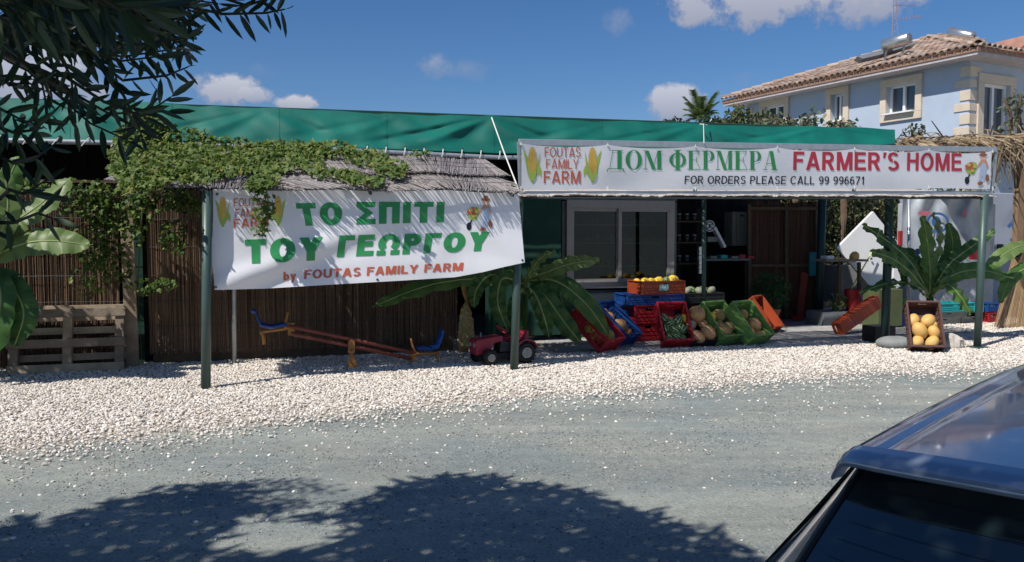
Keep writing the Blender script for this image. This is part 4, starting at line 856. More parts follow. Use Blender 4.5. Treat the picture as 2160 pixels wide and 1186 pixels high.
def rnd_dir(n): d = rng.normal(size=(n, 3)); return d/np.linalg.norm(d, axis=1)[:, None]
def cloud(mb_, P, size, shape, out=(0, 0, .6), droop=-.2, var=.3, rv=None):
    n = len(P); D = rnd_dir(n)+np.array([0, 0, droop]); N2 = rnd_dir(n)*.8+np.array(out); leaves(mb_, P, D, N2, size*(1+rng.uniform(-var, var, n)), shape, rv)
def crown_pts(c, r, n, clumps=14, cr=.35):
    c = np.array(c); r = np.array(r); o = []
    cs = [c+rnd_dir(1)[0]*r*rng.uniform(.35, .95) for _ in range(clumps)]
    for _ in range(n): q = cs[rng.integers(clumps)]; o.append(q+rnd_dir(1)[0]*r*cr*rng.random()**.4)
    return o
b = MB(); P_ = [np.array(pb+ZZ*.62)+rnd_dir(1)[0]*np.array([.36, .3, .38])*rng.random()**.5 for _ in range(900)]; cloud(b, P_, .09, LANCE, droop=.6); b.build('foliage', M_fern, pot, kind='stuff')
for k in range(7): a = k*.9; MB().tube([pb+ZZ*.3, pb+Vector((math.cos(a)*.1, math.sin(a)*.1, .6)), pb+Vector((math.cos(a)*.25, math.sin(a)*.25, .9))], .008, 5).build('stem', M_plank, pot)
# climbing vine
vn = thing('climbing_vine', 'climbing vine with yellow green leaves sprawling over the reed canopy and down the fence', 'vine', G(300, 772))
VB = []; VN = []; VR = []; VS = []
def vroof(py, px):   # depth on the slope of the canopy for a picture height
    return float(np.interp(py, [230, 300, 333, 360, 392, 410], [1.7, 1.4, .85, .2, -.34, -.36]))
def vpatch(cx, cy, rx, ry, n, v=None, size=.062, br=.5, sp=.06):
    for _ in range(n):
        a = rng.random()*6.283; k = rng.random()**.55; x = cx+rx*k*math.cos(a); y = cy+ry*k*math.sin(a)
        d = vroof(y, x) if v is None else v
        p = PS(x, y, d-sp*.6-rng.random()*sp*2.2); VB.append(p); VN.append((-.45+rng.normal()*.45, -.75+rng.normal()*.4, .75+rng.normal()*.4)); VR.append(min(1, max(0, br+rng.normal()*.2))); VS.append(size*rng.uniform(.6, 1.25))
for a in ((300, 300, 62, 52, 620), (375, 315, 90, 48, 900), (470, 330, 95, 42, 900), (560, 330, 80, 32, 600), (640, 318, 60, 20, 320), (700, 312, 55, 16, 240), (770, 330, 50, 16, 170), (820, 350, 38, 14, 150), (840, 362, 20, 10, 60), (300, 360, 70, 34, 560), (390, 368, 70, 18, 260), (500, 350, 50, 12, 120),
          (640, 345, 50, 8, 110), (700, 362, 50, 8, 120), (760, 376, 50, 8, 120), (790, 383, 22, 7, 50), (560, 380, 30, 16, 120), (300, 255, 40, 22, 160), (330, 275, 45, 22, 200), (268, 330, 40, 40, 300), (340, 345, 80, 26, 420), (430, 345, 60, 16, 160), (300, 385, 50, 12, 160), (390, 330, 60, 20, 200), (590, 310, 70, 14, 180), (880, 322, 26, 6, 26), (540, 392, 26, 12, 90)): vpatch(*a)
for a in ((560, 425, 26, 26, 60), (553, 455, 20, 22, 50), (548, 485, 16, 12, 30)): vpatch(*a, v=-.24, size=.055)
for a in ((215, 430, 50, 45, 260), (270, 440, 60, 45, 300), (350, 420, 60, 25, 240), (200, 510, 45, 60, 240), (250, 480, 60, 60, 200), (365, 500, 30, 40, 150), (340, 600, 36, 14, 70), (300, 605, 30, 16, 60), (240, 560, 40, 40, 120), (170, 420, 60, 40, 200), (190, 590, 40, 40, 70), (400, 430, 40, 20, 120), (60, 390, 40, 14, 80), (130, 400, 60, 14, 90)): vpatch(*a, v=1.4, size=.062, br=.35, sp=.12)
b = MB(); P_ = np.array(VB); D_2 = rnd_dir(len(P_))+np.array([.1, -.2, -.45]); leaves(b, P_, D_2, np.array(VN), np.array(VS), VINE, VR); b.build('foliage', M_vine, vn, kind='stuff')
for pth in ([(300, 770, 1.5), (290, 600, 1.5), (300, 450, 1.5), (330, 380, 1.0), (420, 340, 1.1), (560, 325, 1.3), (700, 315, 1.4), (780, 330, 1.1), (845, 365, .6)], [(560, 340, .8), (640, 345, .6), (760, 375, .2), (800, 384, .1)], [(330, 380, .6), (220, 430, 1.4), (190, 520, 1.4), (230, 600, 1.4)], [(545, 380, -.2), (560, 420, -.26), (548, 490, -.27)], [(850, 335, 1.1), (930, 345, .95), (985, 348, .9)]):
    MB().tube([PS(*q) for q in pth], .007, 6).build('stem', M_stem, vn, smooth=True)
# ---------------------------------------------------------------- banana plants
def ban_mat(name, c1, c2, tr_):
    if name in MATS: return MATS[name]
    m = mat(name, c1, .45, .15, 4, transl=tr_, spec=.45, col2=c2); return m
M_banL = ban_mat('pale_banana_leaf', (.19, .28, .10), (.125, .20, .055), .35); M_banD = ban_mat('deep_banana_leaf', (.055, .14, .03), (.035, .10, .022), .35); M_banM = ban_mat('mid_banana_leaf', (.11, .22, .05), (.07, .16, .035), .4)
M_rib = mat('banana_midrib', (.20, .26, .09), .5, .1, 9); M_dryb = mat('dry_banana_leaf', (.30, .19, .08), .8, .3, 8, col2=(.5, .34, .14), bump=.4, bscale=30)
def banana_leaf(parent, path, width, m, nrm=(0, -.6, .8), tears=6, fold=.25, tip=.12, ribm=None, base=.1, wavy=.02):
    pts = [Vector(p) for p in path]
    def cp(t):
        n = len(pts)-1; x = min(t*n, n-1e-6); i = int(x); f = x-i; P = lambda k: pts[max(0, min(n, k))]
        a, b_, c_, d_ = P(i-1), P(i), P(i+1), P(i+2); return .5*((2*b_)+(c_-a)*f+(2*a-5*b_+4*c_-d_)*f*f+(3*b_-a-3*c_+d_)*f**3)
    NN = Vector(nrm).normalized(); K = 44; b = MB(); seed = random.random()*50
    def wd(t): return width/2*min(1, ((t-base)/.16))**.6*min(1, ((1.0-t)/.28))**.62 if t > base else .0
    cuts = sorted(random.uniform(.2, .95) for _ in range(int(tears*1.8)))
    for sgn in (-1, 1):
        segs = [base+.001]+[c for c in cuts if random.random() < .75]+[.999]; 
        for s0, s1 in zip(segs[:-1], segs[1:]):
            n = max(2, int((s1-s0)*K)); gap = .006; dr = random.uniform(-.25, .15)
            def fn(i, j):
                t = s0+(s1-s0)*i; tt = t+(gap*(1-2*i))*j*1.2+.06*j; c = cp(t); d = (cp(min(1, t+.01))-cp(max(0, t-.01))).normalized(); x = d.cross(NN).normalized(); z = x.cross(d)
                w = wd(t)*j; c2_ = c+d*.22*w
                return c2_+x*sgn*w*math.cos(fold)+z*(w*math.sin(fold+dr)*(.6-j*1.0)+wavy*math.sin(t*38+seed+sgn)*j+.012*math.sin(t*110)*j)
            b.grid(fn, n, 4)
    lf = b.build('leaf', m, parent, smooth=True)
    MB().tube([cp(i/16) for i in range(17)], [.016*(1-.8*i/16)+.003 for i in range(17)], 6).build('midrib', ribm or M_rib, lf, smooth=True); return lf
def BP(*q): return [PS(*p) for p in q]
# middle plant
bm = thing('banana_plant', 'banana plant with drooping dark leaves behind the middle green post', 'banana plant', G(1104, 742))
g0 = G(1104, 742); MB().tube([g0, g0+ZZ*.5+U*.0, PS(1104, 590, 1.5)], [.085, .07, .05], 14).build('stem', M_banM, bm, smooth=True)
for path, w, m, nm, te in ((((1104, 600, 1.5), (1010, 588, 1.2), (900, 603, 1.0), (785, 648, .8)), .27, M_banM, (0, -.9, .5), 5), (((1104, 592, 1.45), (1150, 575, 1.2), (1205, 556, 1.0), (1264, 548, .9)), .27, M_banL, (.1, -1, .5), 10),
        (((1104, 595, 1.45), (1170, 592, 1.1), (1235, 640, .9), (1282, 706, .85)), .33, M_banD, (-.3, -1, .4), 5), (((1104, 600, 1.4), (1145, 620, 1.1), (1190, 680, .95), (1224, 722, .9)), .30, M_banD, (-.2, -1, .3), 5),
        (((1104, 600, 1.4), (1128, 620, 1.1), (1148, 670, 1.0), (1158, 712, 1.0)), .26, M_banD, (0, -1, .2), 4), (((1104, 600, 1.4), (1060, 588, 1.1), (1050, 640, 1.0), (1072, 700, 1.0)), .28, M_banD, (.2, -1, .3), 4),
        (((1104, 600, 1.4), (1040, 580, 1.2), (1005, 610, 1.1), (1000, 650, 1.1)), .24, M_banD, (.2, -1, .3), 3), (((1104, 600, 1.4), (1118, 575, 1.2), (1140, 545, 1.05), (1172, 530, 1.0)), .17, M_banL, (-.5, -.8, .4), 2), (((1104, 600, 1.5), (1090, 585, 1.6), (1075, 570, 1.6), (1050, 580, 1.6)), .2, M_banD, (0, -1, .4), 3),
        (((1104, 600, 1.6), (1130, 590, 1.7), (1180, 620, 1.7), (1200, 700, 1.6)), .3, M_banD, (0, -1, .4), 3), (((1104, 610, 1.3), (1085, 640, 1.1), (1090, 690, 1.1), (1100, 720, 1.1)), .2, M_banD, (0, -1, .2), 3)):
    banana_leaf(bm, BP(*path), w*.86, m, nm, te+3, wavy=.03)
db = thing('dry_banana_stem', 'dry ochre banana stem hung with dead leaf sheaths beside the toy tractor', 'stem', G(980, 745)); 
MB().tube([PS(976, 742, 1.3), PS(980, 700, 1.3), PS(988, 660, 1.3), PS(982, 620, 1.3), PS(975, 590, 1.25)], [.075, .06, .05, .04, .03], 12).build('stem', M_dryb, db, smooth=True)
for k in range(4): banana_leaf(db, BP((982+k*4, 640+k*14, 1.25), (976+k*5, 680, 1.15), (972+k*8, 735, 1.15)), .1, M_dryb, (0, -1, .1), 3, base=.0)
# left plant
bl_ = thing('banana_plant', 'banana plant at the left edge with broad pale sunlit leaves', 'banana plant', G(-60, 800))
g0 = G(-60, 800); MB().tube([g0, PS(-50, 640, .9), PS(-40, 530, .8)], [.12, .1, .07], 14).build('stem', M_banM, bl_, smooth=True)
for path, w, m, nm, te in ((((-40, 560, .9), (30, 520, .7), (105, 508, .6), (190, 518, .55)), .34, M_banL, (.1, -1, .45), 0), (((-40, 540, .9), (15, 480, .8), (80, 435, .8), (150, 375, .8)), .34, M_banL, (-.4, -1, .2), 1),
        (((-40, 540, .9), (-10, 480, .8), (10, 400, .8), (40, 330, .8)), .3, M_banM, (.3, -1, .2), 2), (((-40, 540, .9), (-20, 520, .7), (15, 455, .6), (10, 350, .6)), .25, M_banL, (.5, -1, .2), 2), (((-40, 560, .9), (20, 600, .7), (50, 660, .6), (30, 730, .6)), .3, M_banD, (.2, -1, .3), 4), (((-40, 560, .9), (0, 610, .6), (-10, 700, .5), (-40, 760, .5)), .3, M_banD, (.2, -1, .3), 4),
        (((-40, 540, .8), (-160, 470, .5), (-260, 440, .3), (-360, 520, .2)), .4, M_banM, (0, -.6, .9), 4), (((-40, 540, .8), (-100, 420, .5), (-150, 330, .3), (-210, 270, .2)), .4, M_banM, (0, -.6, .9), 4), (((-40, 540, .8), (-90, 430, .3), (-100, 330, -.1), (-120, 260, -.4)), .4, M_banM, (.6, -.6, .6), 4)):
    banana_leaf(bl_, BP(*path), w, m, nm, te)
# right plant; mid green on some leaves paints them as sunlit
br2 = thing('banana_plant', 'young banana plant with upright leaves behind the brown crate', 'banana plant', G(1962, 722))
g0 = G(1966, 720); MB().tube([g0, PS(1964, 660, .75), PS(1961, 620, .75)], [.07, .06, .05], 14).build('stem', M_banM, br2, smooth=True)
for path, w, m, nm, te in ((((1961, 630, .75), (1962, 580, .7), (1957, 520, .65), (1947, 455, .6)), .26, M_banM, (.1, -1, .1), 3), (((1961, 630, .75), (1975, 560, .8), (1985, 500, .8), (1968, 448, .8)), .16, M_banL, (.6, -1, .1), 2),
        (((1961, 625, .75), (1925, 560, .6), (1880, 515, .5), (1818, 473, .45)), .24, M_banD, (.3, -1, .5), 5), (((1961, 625, .75), (1920, 575, .5), (1880, 545, .4), (1835, 530, .3)), .22, M_banM, (.1, -1, .4), 7), (((1961, 630, .75), (1915, 598, .6), (1865, 600, .5), (1812, 618, .5)), .17, M_banD, (.1, -.5, 1), 3),
        (((1961, 625, .75), (2000, 560, .65), (2050, 520, .6), (2100, 485, .55)), .2, M_banD, (-.3, -1, .4), 3), (((1961, 630, .75), (1995, 600, .5), (2025, 625, .35), (2048, 664, .3)), .30, M_banM, (.6, -1, .25), 1), (((1961, 625, .75), (2010, 580, .6), (2070, 570, .6), (2145, 590, .6)), .27, M_banM, (0, -1, .35), 2),
        (((1961, 625, .8), (1990, 570, .9), (2010, 520, .9), (2000, 470, .9)), .25, M_banD, (-.3, -1, .2), 3), (((1961, 625, .8), (1940, 570, .9), (1915, 540, .9), (1905, 600, .9)), .25, M_banD, (0, -1, .2), 3), (((1961, 640, .75), (1950, 650, .6), (1958, 680, .5), (1962, 700, .5)), .18, M_banD, (0, -1, .1), 2)):
    banana_leaf(br2, BP(*path), w, m, nm, te+3, ribm=M_rib, wavy=.032)
b4 = thing('banana_plant', 'banana plant at the right edge with bright green arching leaves', 'banana plant', G(2230, 740))
MB().tube([G(2230, 740), PS(2226, 660, .9), PS(2215, 560, .9)], [.1, .09, .06], 14).build('stem', M_banM, b4, smooth=True)
for path, w, m, nm, te in ((((2215, 570, .9), (2170, 520, .8), (2120, 535, .7), (2075, 575, .7)), .26, M_banL, (0, -.7, .8), 3), (((2215, 570, .9), (2180, 560, .7), (2130, 590, .6), (2110, 640, .6)), .22, M_banM, (0, -1, .4), 3), (((2215, 570, .9), (2240, 500, .7), (2290, 450, .6), (2360, 440, .6)), .3, M_banM, (0, -.7, .8), 3), (((2215, 570, .9), (2230, 480, .9), (2240, 420, .9), (2260, 350, .9)), .3, M_banM, (0, -1, .3), 3)):
    banana_leaf(b4, BP(*path), w, m, nm, te)
# ---------------------------------------------------------------- pallet
pa = thing('wooden_pallet', 'weathered wooden pallet standing on edge against the reed fence', 'pallet', G(135, 792))
A0 = PS(10, 790, 1.36); A1 = PS(264, 784, 1.36); ud = (A1-A0); ud.z = 0; PL = ud.length; ud.normalize(); vd = Vector((-ud.y, ud.x, 0)); up_ = (ZZ+vd*.22).normalized(); bk = up_.cross(ud)*-1
bk = ud.cross(up_)*-1 if ud.cross(up_).dot(V) < 0 else ud.cross(up_)
Rp = Matrix((ud, bk, up_)).transposed(); base = A0.copy(); base.z = gz(A0.x, A0.y)+.0
def pbx(name, x, y, z, dx, dy, dz, r): return MB().box(base+ud*x+bk*y+up_*z, (dx, dy, dz), Rp, r=r).build(name, M_wood, pa, bevel=.004)
for z, h in ((.06, .10), (.36, .10), (.44, .02), (.72, .10), (.80, .04)):
    if h > .05: pbx('deck_board', PL/2, -.0, z, PL+random.uniform(-.02, .02), .022, h, random.random())
for x in (.07, PL/2, PL-.07): pbx('stringer', x, .065, .41, .10, .1, .80, random.random())
for z in (.05, .2, .36, .52, .68, .79): pbx('rear_board', PL/2, .13, z, PL, .018, .085, random.random())
# ---------------------------------------------------------------- seesaw
ss = thing('seesaw', 'childrens seesaw with faded red twin tubes, ochre stand and two blue seats', 'seesaw', G(742, 778))
M_ssr = mat('faded_red_paint', (.30, .08, .05), .5, .3, 9, col2=(.2, .055, .04)); M_och = mat('ochre_paint', (.42, .19, .05), .55, .25, 9); M_sblue = mat('blue_seat_plastic', (.01, .06, .26), .3, .15, 5)
q = lambda x, y, v=.72: PS(x, y, v)
for (a, b) in (((610, 688), (874, 745)), ((614, 704), (868, 757))): MB().tube([q(*a), q(*b)], .024, 12).build('beam_tube', M_ssr, ss, smooth=True)
MB().prism([q(606, 682), q(620, 682), q(622, 708), q(608, 708)], V*.05).build('end_plate', M_och, ss); MB().prism([q(866, 742), q(880, 742), q(878, 762), q(864, 762)], V*.05).build('end_plate', M_och, ss)
MB().prism([q(735, 720, .66), q(741, 716, .66), q(748, 720, .66), q(749, 744, .66), q(742, 748, .66), q(735, 744, .66)], V*.03).build('pivot_plate', M_och, ss)
MB().prism([q(738, 748, .7), q(747, 748, .7), q(756, 777, .7), q(733, 778, .7)], V*.05).build('stand', M_och, ss); MB().tube([q(742, 738, .6), q(742, 738, .9)], .014, 8).build('pivot', M_dpipe, ss)
for side_, pts in (('l', ((548, 703), (560, 699), (600, 694), (610, 690))), ('r', ((870, 747), (900, 746), (926, 745)))): MB().tube([q(*p_) for p_ in pts], .02, 8).build('seat_bar', M_och, ss, smooth=True)
def seat(pts, wv, m):
    P_ = [q(*p_) for p_ in pts]; n = len(P_)-1
    def fn(i, j):
        x = i*n; k = min(int(x), n-1); f = x-k; p = P_[k]*(1-f)+P_[k+1]*f; w = wv*(.75+.25*math.sin(math.pi*i)); c = (j-.5)*2
        return p+V*(c*w/2)+ZZ*(.035*c*c)
    b = MB().grid(fn, 24, 10); o = b.build('seat', m, ss, smooth=True); md = o.modifiers.new('shell', 'SOLIDIFY'); md.thickness = .018; return o
seat(((530, 657), (540, 660), (545, 675), (552, 688), (572, 692), (592, 688), (606, 686)), .24, M_sblue); seat(((934, 700), (930, 718), (922, 736), (905, 742), (880, 738)), .24, M_sblue)
MB().tube([q(600, 692), q(604, 672), q(607, 659)], [.02, .016, .018], 8).build('handle', M_och, ss, smooth=True); MB().tube([q(604, 674, .62), q(604, 672, .82)], .011, 8).build('handle_bar', M_och, ss)
MB().tube([q(876, 745), q(870, 728), q(866, 714)], [.018, .015, .012], 8).build('handle', M_och, ss, smooth=True); MB().tube([q(868, 722, .62), q(868, 722, .82)], .011, 8).build('handle_bar', M_och, ss)
MB().tube([q(552, 700), q(556, 712), q(557, 727)], [.018, .022, .02], 8).build('foot_peg', M_och, ss, smooth=True); MB().tube([q(922, 746), q(924, 758), q(924, 773)], [.014, .018, .016], 8).build('foot_peg', M_och, ss, smooth=True)
# ---------------------------------------------------------------- toy tractor
tg = G(1046, 772); tt = thing('toy_tractor', 'red plastic ride on toy tractor with black wheels behind the middle green post', 'toy tractor', (tg.x+.02, tg.y+.2, gz(tg.x, tg.y)+.01), rotz(R(28)))
tt.matrix_basis = tt.matrix_basis @ Matrix.Scale(.88, 4)
M_tred = mat('faded_red_toy_plastic', (.27, .025, .05), .45, .15, 5); M_rim = mat('grey_wheel_rim', (.3, .31, .3), .5)
def tw_(x, y, r, w):
    b = MB().torus((x, y, r), (0, 1, 0), r*.72, r*.28, 26, 10, flat=w/(r*.56)); 
    for k in range(18): a = k*math.pi/9; b.box((x+math.cos(a)*r*.985, y, r+math.sin(a)*r*.985), (.014, w*.8, .02), Matrix.Rotation(-a, 3, 'Y'))
    wo_ = b.build('wheel', M_black, tt, local=True, smooth=False); s_ = -1 if y < 0 else 1
    rb_ = MB().disc((x, y+s_*w*.25, r), (0, 1, 0), r*.5, w*.6, 20)
    for k in range(5): a = k*1.257; rb_.box((x+math.cos(a)*r*.27, y+s_*w*.58, r+math.sin(a)*r*.27), (.05*r/.12, .012, .02), Matrix.Rotation(-a, 3, 'Y'))
    rb_.build('rim', M_rim, wo_, local=True)
for x, y, r, w in ((-.22, -.2, .115, .09), (-.22, .2, .115, .09), (.33, -.23, .16, .11), (.33, .23, .16, .11)): tw_(x, y, r, w)
def outl(pts, w, m, nm):
    P_ = [Vector((x, -w/2, z)) for x, z in pts]; return MB().prism(P_, (0, w, 0)).build(nm, m, tt, local=True, bevel=.012)
outl([(-.40, .15), (-.41, .34), (-.38, .37), (-.1, .40), (.02, .41), (.04, .33), (-.1, .31), (-.14, .25), (-.2, .15)], .24, M_tred, 'hood')
outl([(-.34, .06), (-.34, .15), (.42, .17), (.44, .09), (.1, .06)], .2, M_black, 'chassis'); outl([(-.02, .17), (0, .34), (.06, .33), (.3, .24), (.3, .17)], .22, mat('dark_grey_toy_plastic', (.03, .04, .045), .5), 'footwell')
outl([(.18, .27), (.2, .32), (.36, .32), (.42, .46), (.46, .46), (.44, .27)], .22, M_tred, 'seat')
for y in (-.23, .23):
    b = MB()
    for i in range(9):
        a0 = R(20+i*17); a1 = R(37+i*17); f = lambda a, r: Vector((.33+math.cos(a)*r, y-.07, .16+math.sin(a)*r)); b.prism([f(a0, .18), f(a1, .18), f(a1, .2), f(a0, .2)], (0, .14, 0))
    b.build('mudguard', M_tred, tt, local=True)
MB().tube([(-.02, 0, .38), (.06, 0, .47)], .012, 8).build('steering_column', M_black, tt, local=True); MB().torus((.065, 0, .48), (.65, 0, .75), .085, .012, 20, 8).build('steering_wheel', M_tred, tt, local=True, smooth=True)
for y in (-.07, .07): MB().disc((-.405, y, .29), (1, 0, 0), .03, .02, 14).build('headlight', M_rim, tt, local=True)
MB().tube([(-.25, .05, .37), (-.25, .05, .45)], .01, 8).build('exhaust', M_rim, tt, local=True)
# ---------------------------------------------------------------- yard at the right
hg = thing('hedge', 'tall dusty green hedge behind the stall, seen between the dark posts', 'hedge', S(9.5, 7.6, 0))
b = MB(); P_ = [S(rng.uniform(7.2, 15.5), 7.3+rng.random()**.7*1.2+.25*math.sin(k*.37), 3.1*rng.random()**.85+.35*noise.noise(Vector((k*.1, 0, 0)))) for k in range(15000)]
cloud(b, P_, .085, OVAL, out=(-.3, -.8, .5)); b.build('foliage', M_hedge, hg, kind='stuff')
b = MB()
for k in range(40): u = 7.3+k*.2; b.tube([S(u, 8.0, 0), S(u+random.uniform(-.1, .1), 8.0, 1.4), S(u+random.uniform(-.3, .3), 8.1, 2.6)], .02, 5)
b.build('stems', M_plank, hg, kind='stuff'); MB().box(S(11.3, 8.6, 1.4), (8.6, .1, 2.7), RS).build('inner_shade', mat('hedge_shade_tone', (.03, .035, .02), .9, .4, 20), hg)  # dark sheet behind the leaves stands in for shade inside the hedge
wb = thing('white_board', 'large square white panel stood on one corner, leaning against the dark post', 'board', PS(1850, 615, 3.4))
cr_ = [PS(1842, 446, 3.4), PS(1766, 523, 3.3), PS(1850, 622, 3.25), PS(1922, 545, 3.35)]
MB().prism(cr_, V*.06).build('panel', mat('white_laminate', (.78, .79, .80), .4, .03, 2), wb, bevel=.008); MB().disc(PS(1838, 546, 3.27), V, .02, .02, 12).build('knob', M_dpipe, wb)
pbox('grey_box', 1772, 560, 1830, 640, 3.7, .5, mat('mid_grey_paint', (.25, .26, .27), .6), 'grey box standing under the bench behind the red bucket', 'box')  # box in one even grey
tbn = thing('wooden_bench', 'narrow grey plank bench in front of the hedge, yellow melon on its end', 'bench', PS(1775, 640, 3.1))
MB().beam(PS(1728, 549, 3.1), PS(1818, 549, 3.1), .35, .04).build('top', mat('grey_plank', (.22, .19, .16), .8), tbn)
for x in (1770, 1812): MB().beam(PS(x, 553, 3.05), PS(x, 655, 3.05), .05, .05).build('leg', M_plank, tbn)
fruit('yellow', PS(1802, 542, 3.05), .085, 'pale yellow melon lying on the right end of the bench', None)
pbox('yellow_tray', 1764, 544, 1780, 548, 3.0, .18, M_iyellow, 'flat yellow tray on the bench beside the melon', 'tray'); pbox('paper_box', 1744, 540, 1760, 547, 3.0, .18, M_vinyl, 'white paper box at the left end of the bench', 'box')
pbox('concrete_block', 1736, 656, 1835, 690, 3.0, .5, mat('blue_grey_stone', (.16, .18, .2), .8, .25, 6, bump=.5), 'low blue grey stone ledge under the red bucket', 'ledge')
bk_ = thing('bucket', 'tall red plastic bucket with a stick in it on the stone ledge', 'bucket', PS(1798, 657, 3.05)); p0 = PS(1798, 657, 3.1)
MB().tube([p0, p0+ZZ*.28, p0+ZZ*.285, p0+ZZ*.33, p0+ZZ*.335, p0+ZZ*.4, p0+ZZ*.4, p0+ZZ*.1], [.11, .13, .142, .143, .148, .150, .135, .1], 26, cap=True).build('body', CR['red'], bk_, smooth=False)
MB().torus(p0+ZZ*.4, ZZ, .146, .008, 24, 6).build('rim', CR['red'], bk_, smooth=True)
st_ = MB().tube([p0+ZZ*.05, PS(1797, 607, 3.05), PS(1843, 525, 3.2)], .012, 8); top(st_.build('stick', mat('lime_paint', (.55, .62, .18), .5)), 'pale lime stick standing in the red bucket', 'stick')
bs = thing('basin', 'pink plastic basin tilted behind the red bucket', 'basin', PS(1826, 632, 3.5)); q0 = PS(1826, 632, 3.4); ax_ = Vector((.25, -.8, .35)).normalized()
MB().tube([q0-ax_*.08, q0, q0+ax_*.01], [.12, .17, .18], 26).build('bowl', mat('pink_plastic', (.6, .2, .26), .45), bs, smooth=False)
pln = thing('seedling', 'small pale green leafy plant beside the red bucket', 'plant', PS(1770, 656, 3.2)); b = MB(); cloud(b, [np.array(PS(1768, 640, 3.1))+rnd_dir(1)[0]*np.array([.16, .1, .14])*rng.random()**.5 for _ in range(90)], .1, OVAL, droop=.5); b.build('foliage', M_banL, pln, kind='stuff'); MB().tube([PS(1770, 657, 3.1), PS(1768, 640, 3.1)], .01, 5).build('stem', M_stem, pln)
def lump(name, c, rd, m, label, cat, seed=0, sc=2.2, amp=.35):
    b = MB(); b.ell((0, 0, 0), rd, nu=22, nv=14)
    b.v = [tuple(Vector(p)*(1+amp*noise.noise(Vector(p)/max(rd)*sc+Vector((seed, 0, 0))))+Vector(c)) for p in b.v]; b.v = [(x, y, max(z, c[2]-rd[2]*.6)) for x, y, z in b.v]; return top(b.build(name, m, smooth=False), label, cat)
M_rock = mat('pale_rock', (.52, .48, .42), .9, .12, 7, bump=.8, bscale=14)
pr_ = G(2012, 738); lump('rock', (pr_.x, pr_.y+.12, .08), (.2, .14, .13), M_rock, 'pale cream angular rock left of the rightmost green post', 'rock', 3)
pr_ = G(1888, 738); lump('stone', (pr_.x+.05, pr_.y+.15, .08), (.24, .2, .11), mat('grey_boulder', (.22, .24, .24), .85, .15, 7, bump=.6, bscale=14), 'smooth grey boulder propping up the brown crate', 'rock', 8, 1.2, .15)
pr_ = G(1978, 745); lump('dark_stone', (pr_.x, pr_.y, .02), (.06, .05, .035), M_black, 'small black stone at the foot of the brown crate', 'rock', 5)
for i in range(6):
    p_ = S(9.2+i*.45+.1*math.sin(i*3), 6.4+.2*math.sin(i), .1); lump('rubble', p_, (.26+.05*(i % 3), .2, .16+.04*(i % 2)), mat('rubble_stone', (.36, .27, .2), .9, .3, 7, bump=.6), 'broken stone lump in the rubble heap behind the bench', 'rubble', i*3.1)['group'] = 'rubble heap behind the bench'
pbox('planter_box', 1846, 688, 1890, 738, .75, .3, CR['black'], 'black box at the foot of the thick dark post', 'box')
pbox('small_cabinet', 1884, 566, 1908, 604, 2.6, .2, M_vinyl, 'small white cabinet frame glimpsed left of the banana plant', 'cabinet')
pbox('olive_drum', 1852, 610, 1905, 690, 2.4, .4, mat('olive_paint', (.09, .11, .05), .6), 'olive green bin behind the thick dark post', 'bin')
# white stall trailer with plastic film, grey container
tlr = thing('white_trailer', 'white trailer wall hung with crinkled clear plastic film and blue stickers, dappled with sun', 'trailer', S(8.8, 3.9, 0))
def film(a, b):
    x = 1905+a*190; y = 585-b*172; w = .04*math.sin(x*.12+2*math.sin(y*.03))+.05*noise.noise(Vector((x*.05, y*.012, 0)))
    return PS(x+(14*(1-b) if a < .3 else 0)*-1*(.3-a)*2, y, 3.6-w)
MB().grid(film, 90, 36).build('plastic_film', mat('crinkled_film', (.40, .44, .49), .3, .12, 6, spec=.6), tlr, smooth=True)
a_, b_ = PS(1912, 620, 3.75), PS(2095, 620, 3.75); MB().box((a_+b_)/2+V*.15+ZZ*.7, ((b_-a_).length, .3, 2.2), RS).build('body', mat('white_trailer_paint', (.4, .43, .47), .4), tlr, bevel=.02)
for (x, y, rx, ry, m) in ((1978, 470, 24, 22, 'r'), (1975, 468, 10, 12, 'b'), (2008, 486, 5, 9, 'b'), (1950, 450, 14, 5, 'p'), (2035, 450, 4, 10, 'p'), (2020, 510, 6, 3, 'b')):
    if m == 'r':
        b = MB(); P2 = oval(x, y, rx, ry, 24); P3 = oval(x, y, rx-5, ry-5, 24)
        b.add([PS(a, c, 3.5) for a, c in P2+P3], [(i, (i+1) % 24, 24+(i+1) % 24, 24+i) for i in range(24)]); b.build('ring_print', mat('sticker_blue', (.05, .14, .38), .5), tlr)
    else:
        b = MB(); blob(b, oval(x, y, rx, ry), lambda px, py, o: PS(px, py, 3.5)); b.build('sticker_print', mat('sticker_blue', (.05, .14, .38), .5) if m == 'b' else mat('sticker_pink', (.55, .15, .22), .5), tlr)
pbox('red_strip', 1897, 487, 1905, 520, 3.3, .05, CR['red'], 'narrow red upright panel at the left end of the white trailer', 'panel'); pbox('red_stool', 2052, 505, 2068, 548, 3.3, .1, CR['red'], 'red panel beside the rightmost green post', 'panel')
top(MB().ell(PS(1936, 531, 3.3), (.06, .05, .06), nu=16, nv=10).build('blue_ball', CR['blue'], smooth=True), 'small blue ball lying at the foot of the white trailer film', 'ball')
ct = thing('grey_container', 'blue grey container side in the shade at the far right', 'container', S(10.8, 4.6, 0)); a_, b_ = PS(2060, 640, 4.4), PS(2330, 640, 4.4)
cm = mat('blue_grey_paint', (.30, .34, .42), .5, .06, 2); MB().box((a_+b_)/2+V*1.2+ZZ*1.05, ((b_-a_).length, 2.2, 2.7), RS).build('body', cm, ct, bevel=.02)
MB().box(PS(2109, 520, 4.36), (.14, .03, .1), RS).build('socket', M_black, ct); 
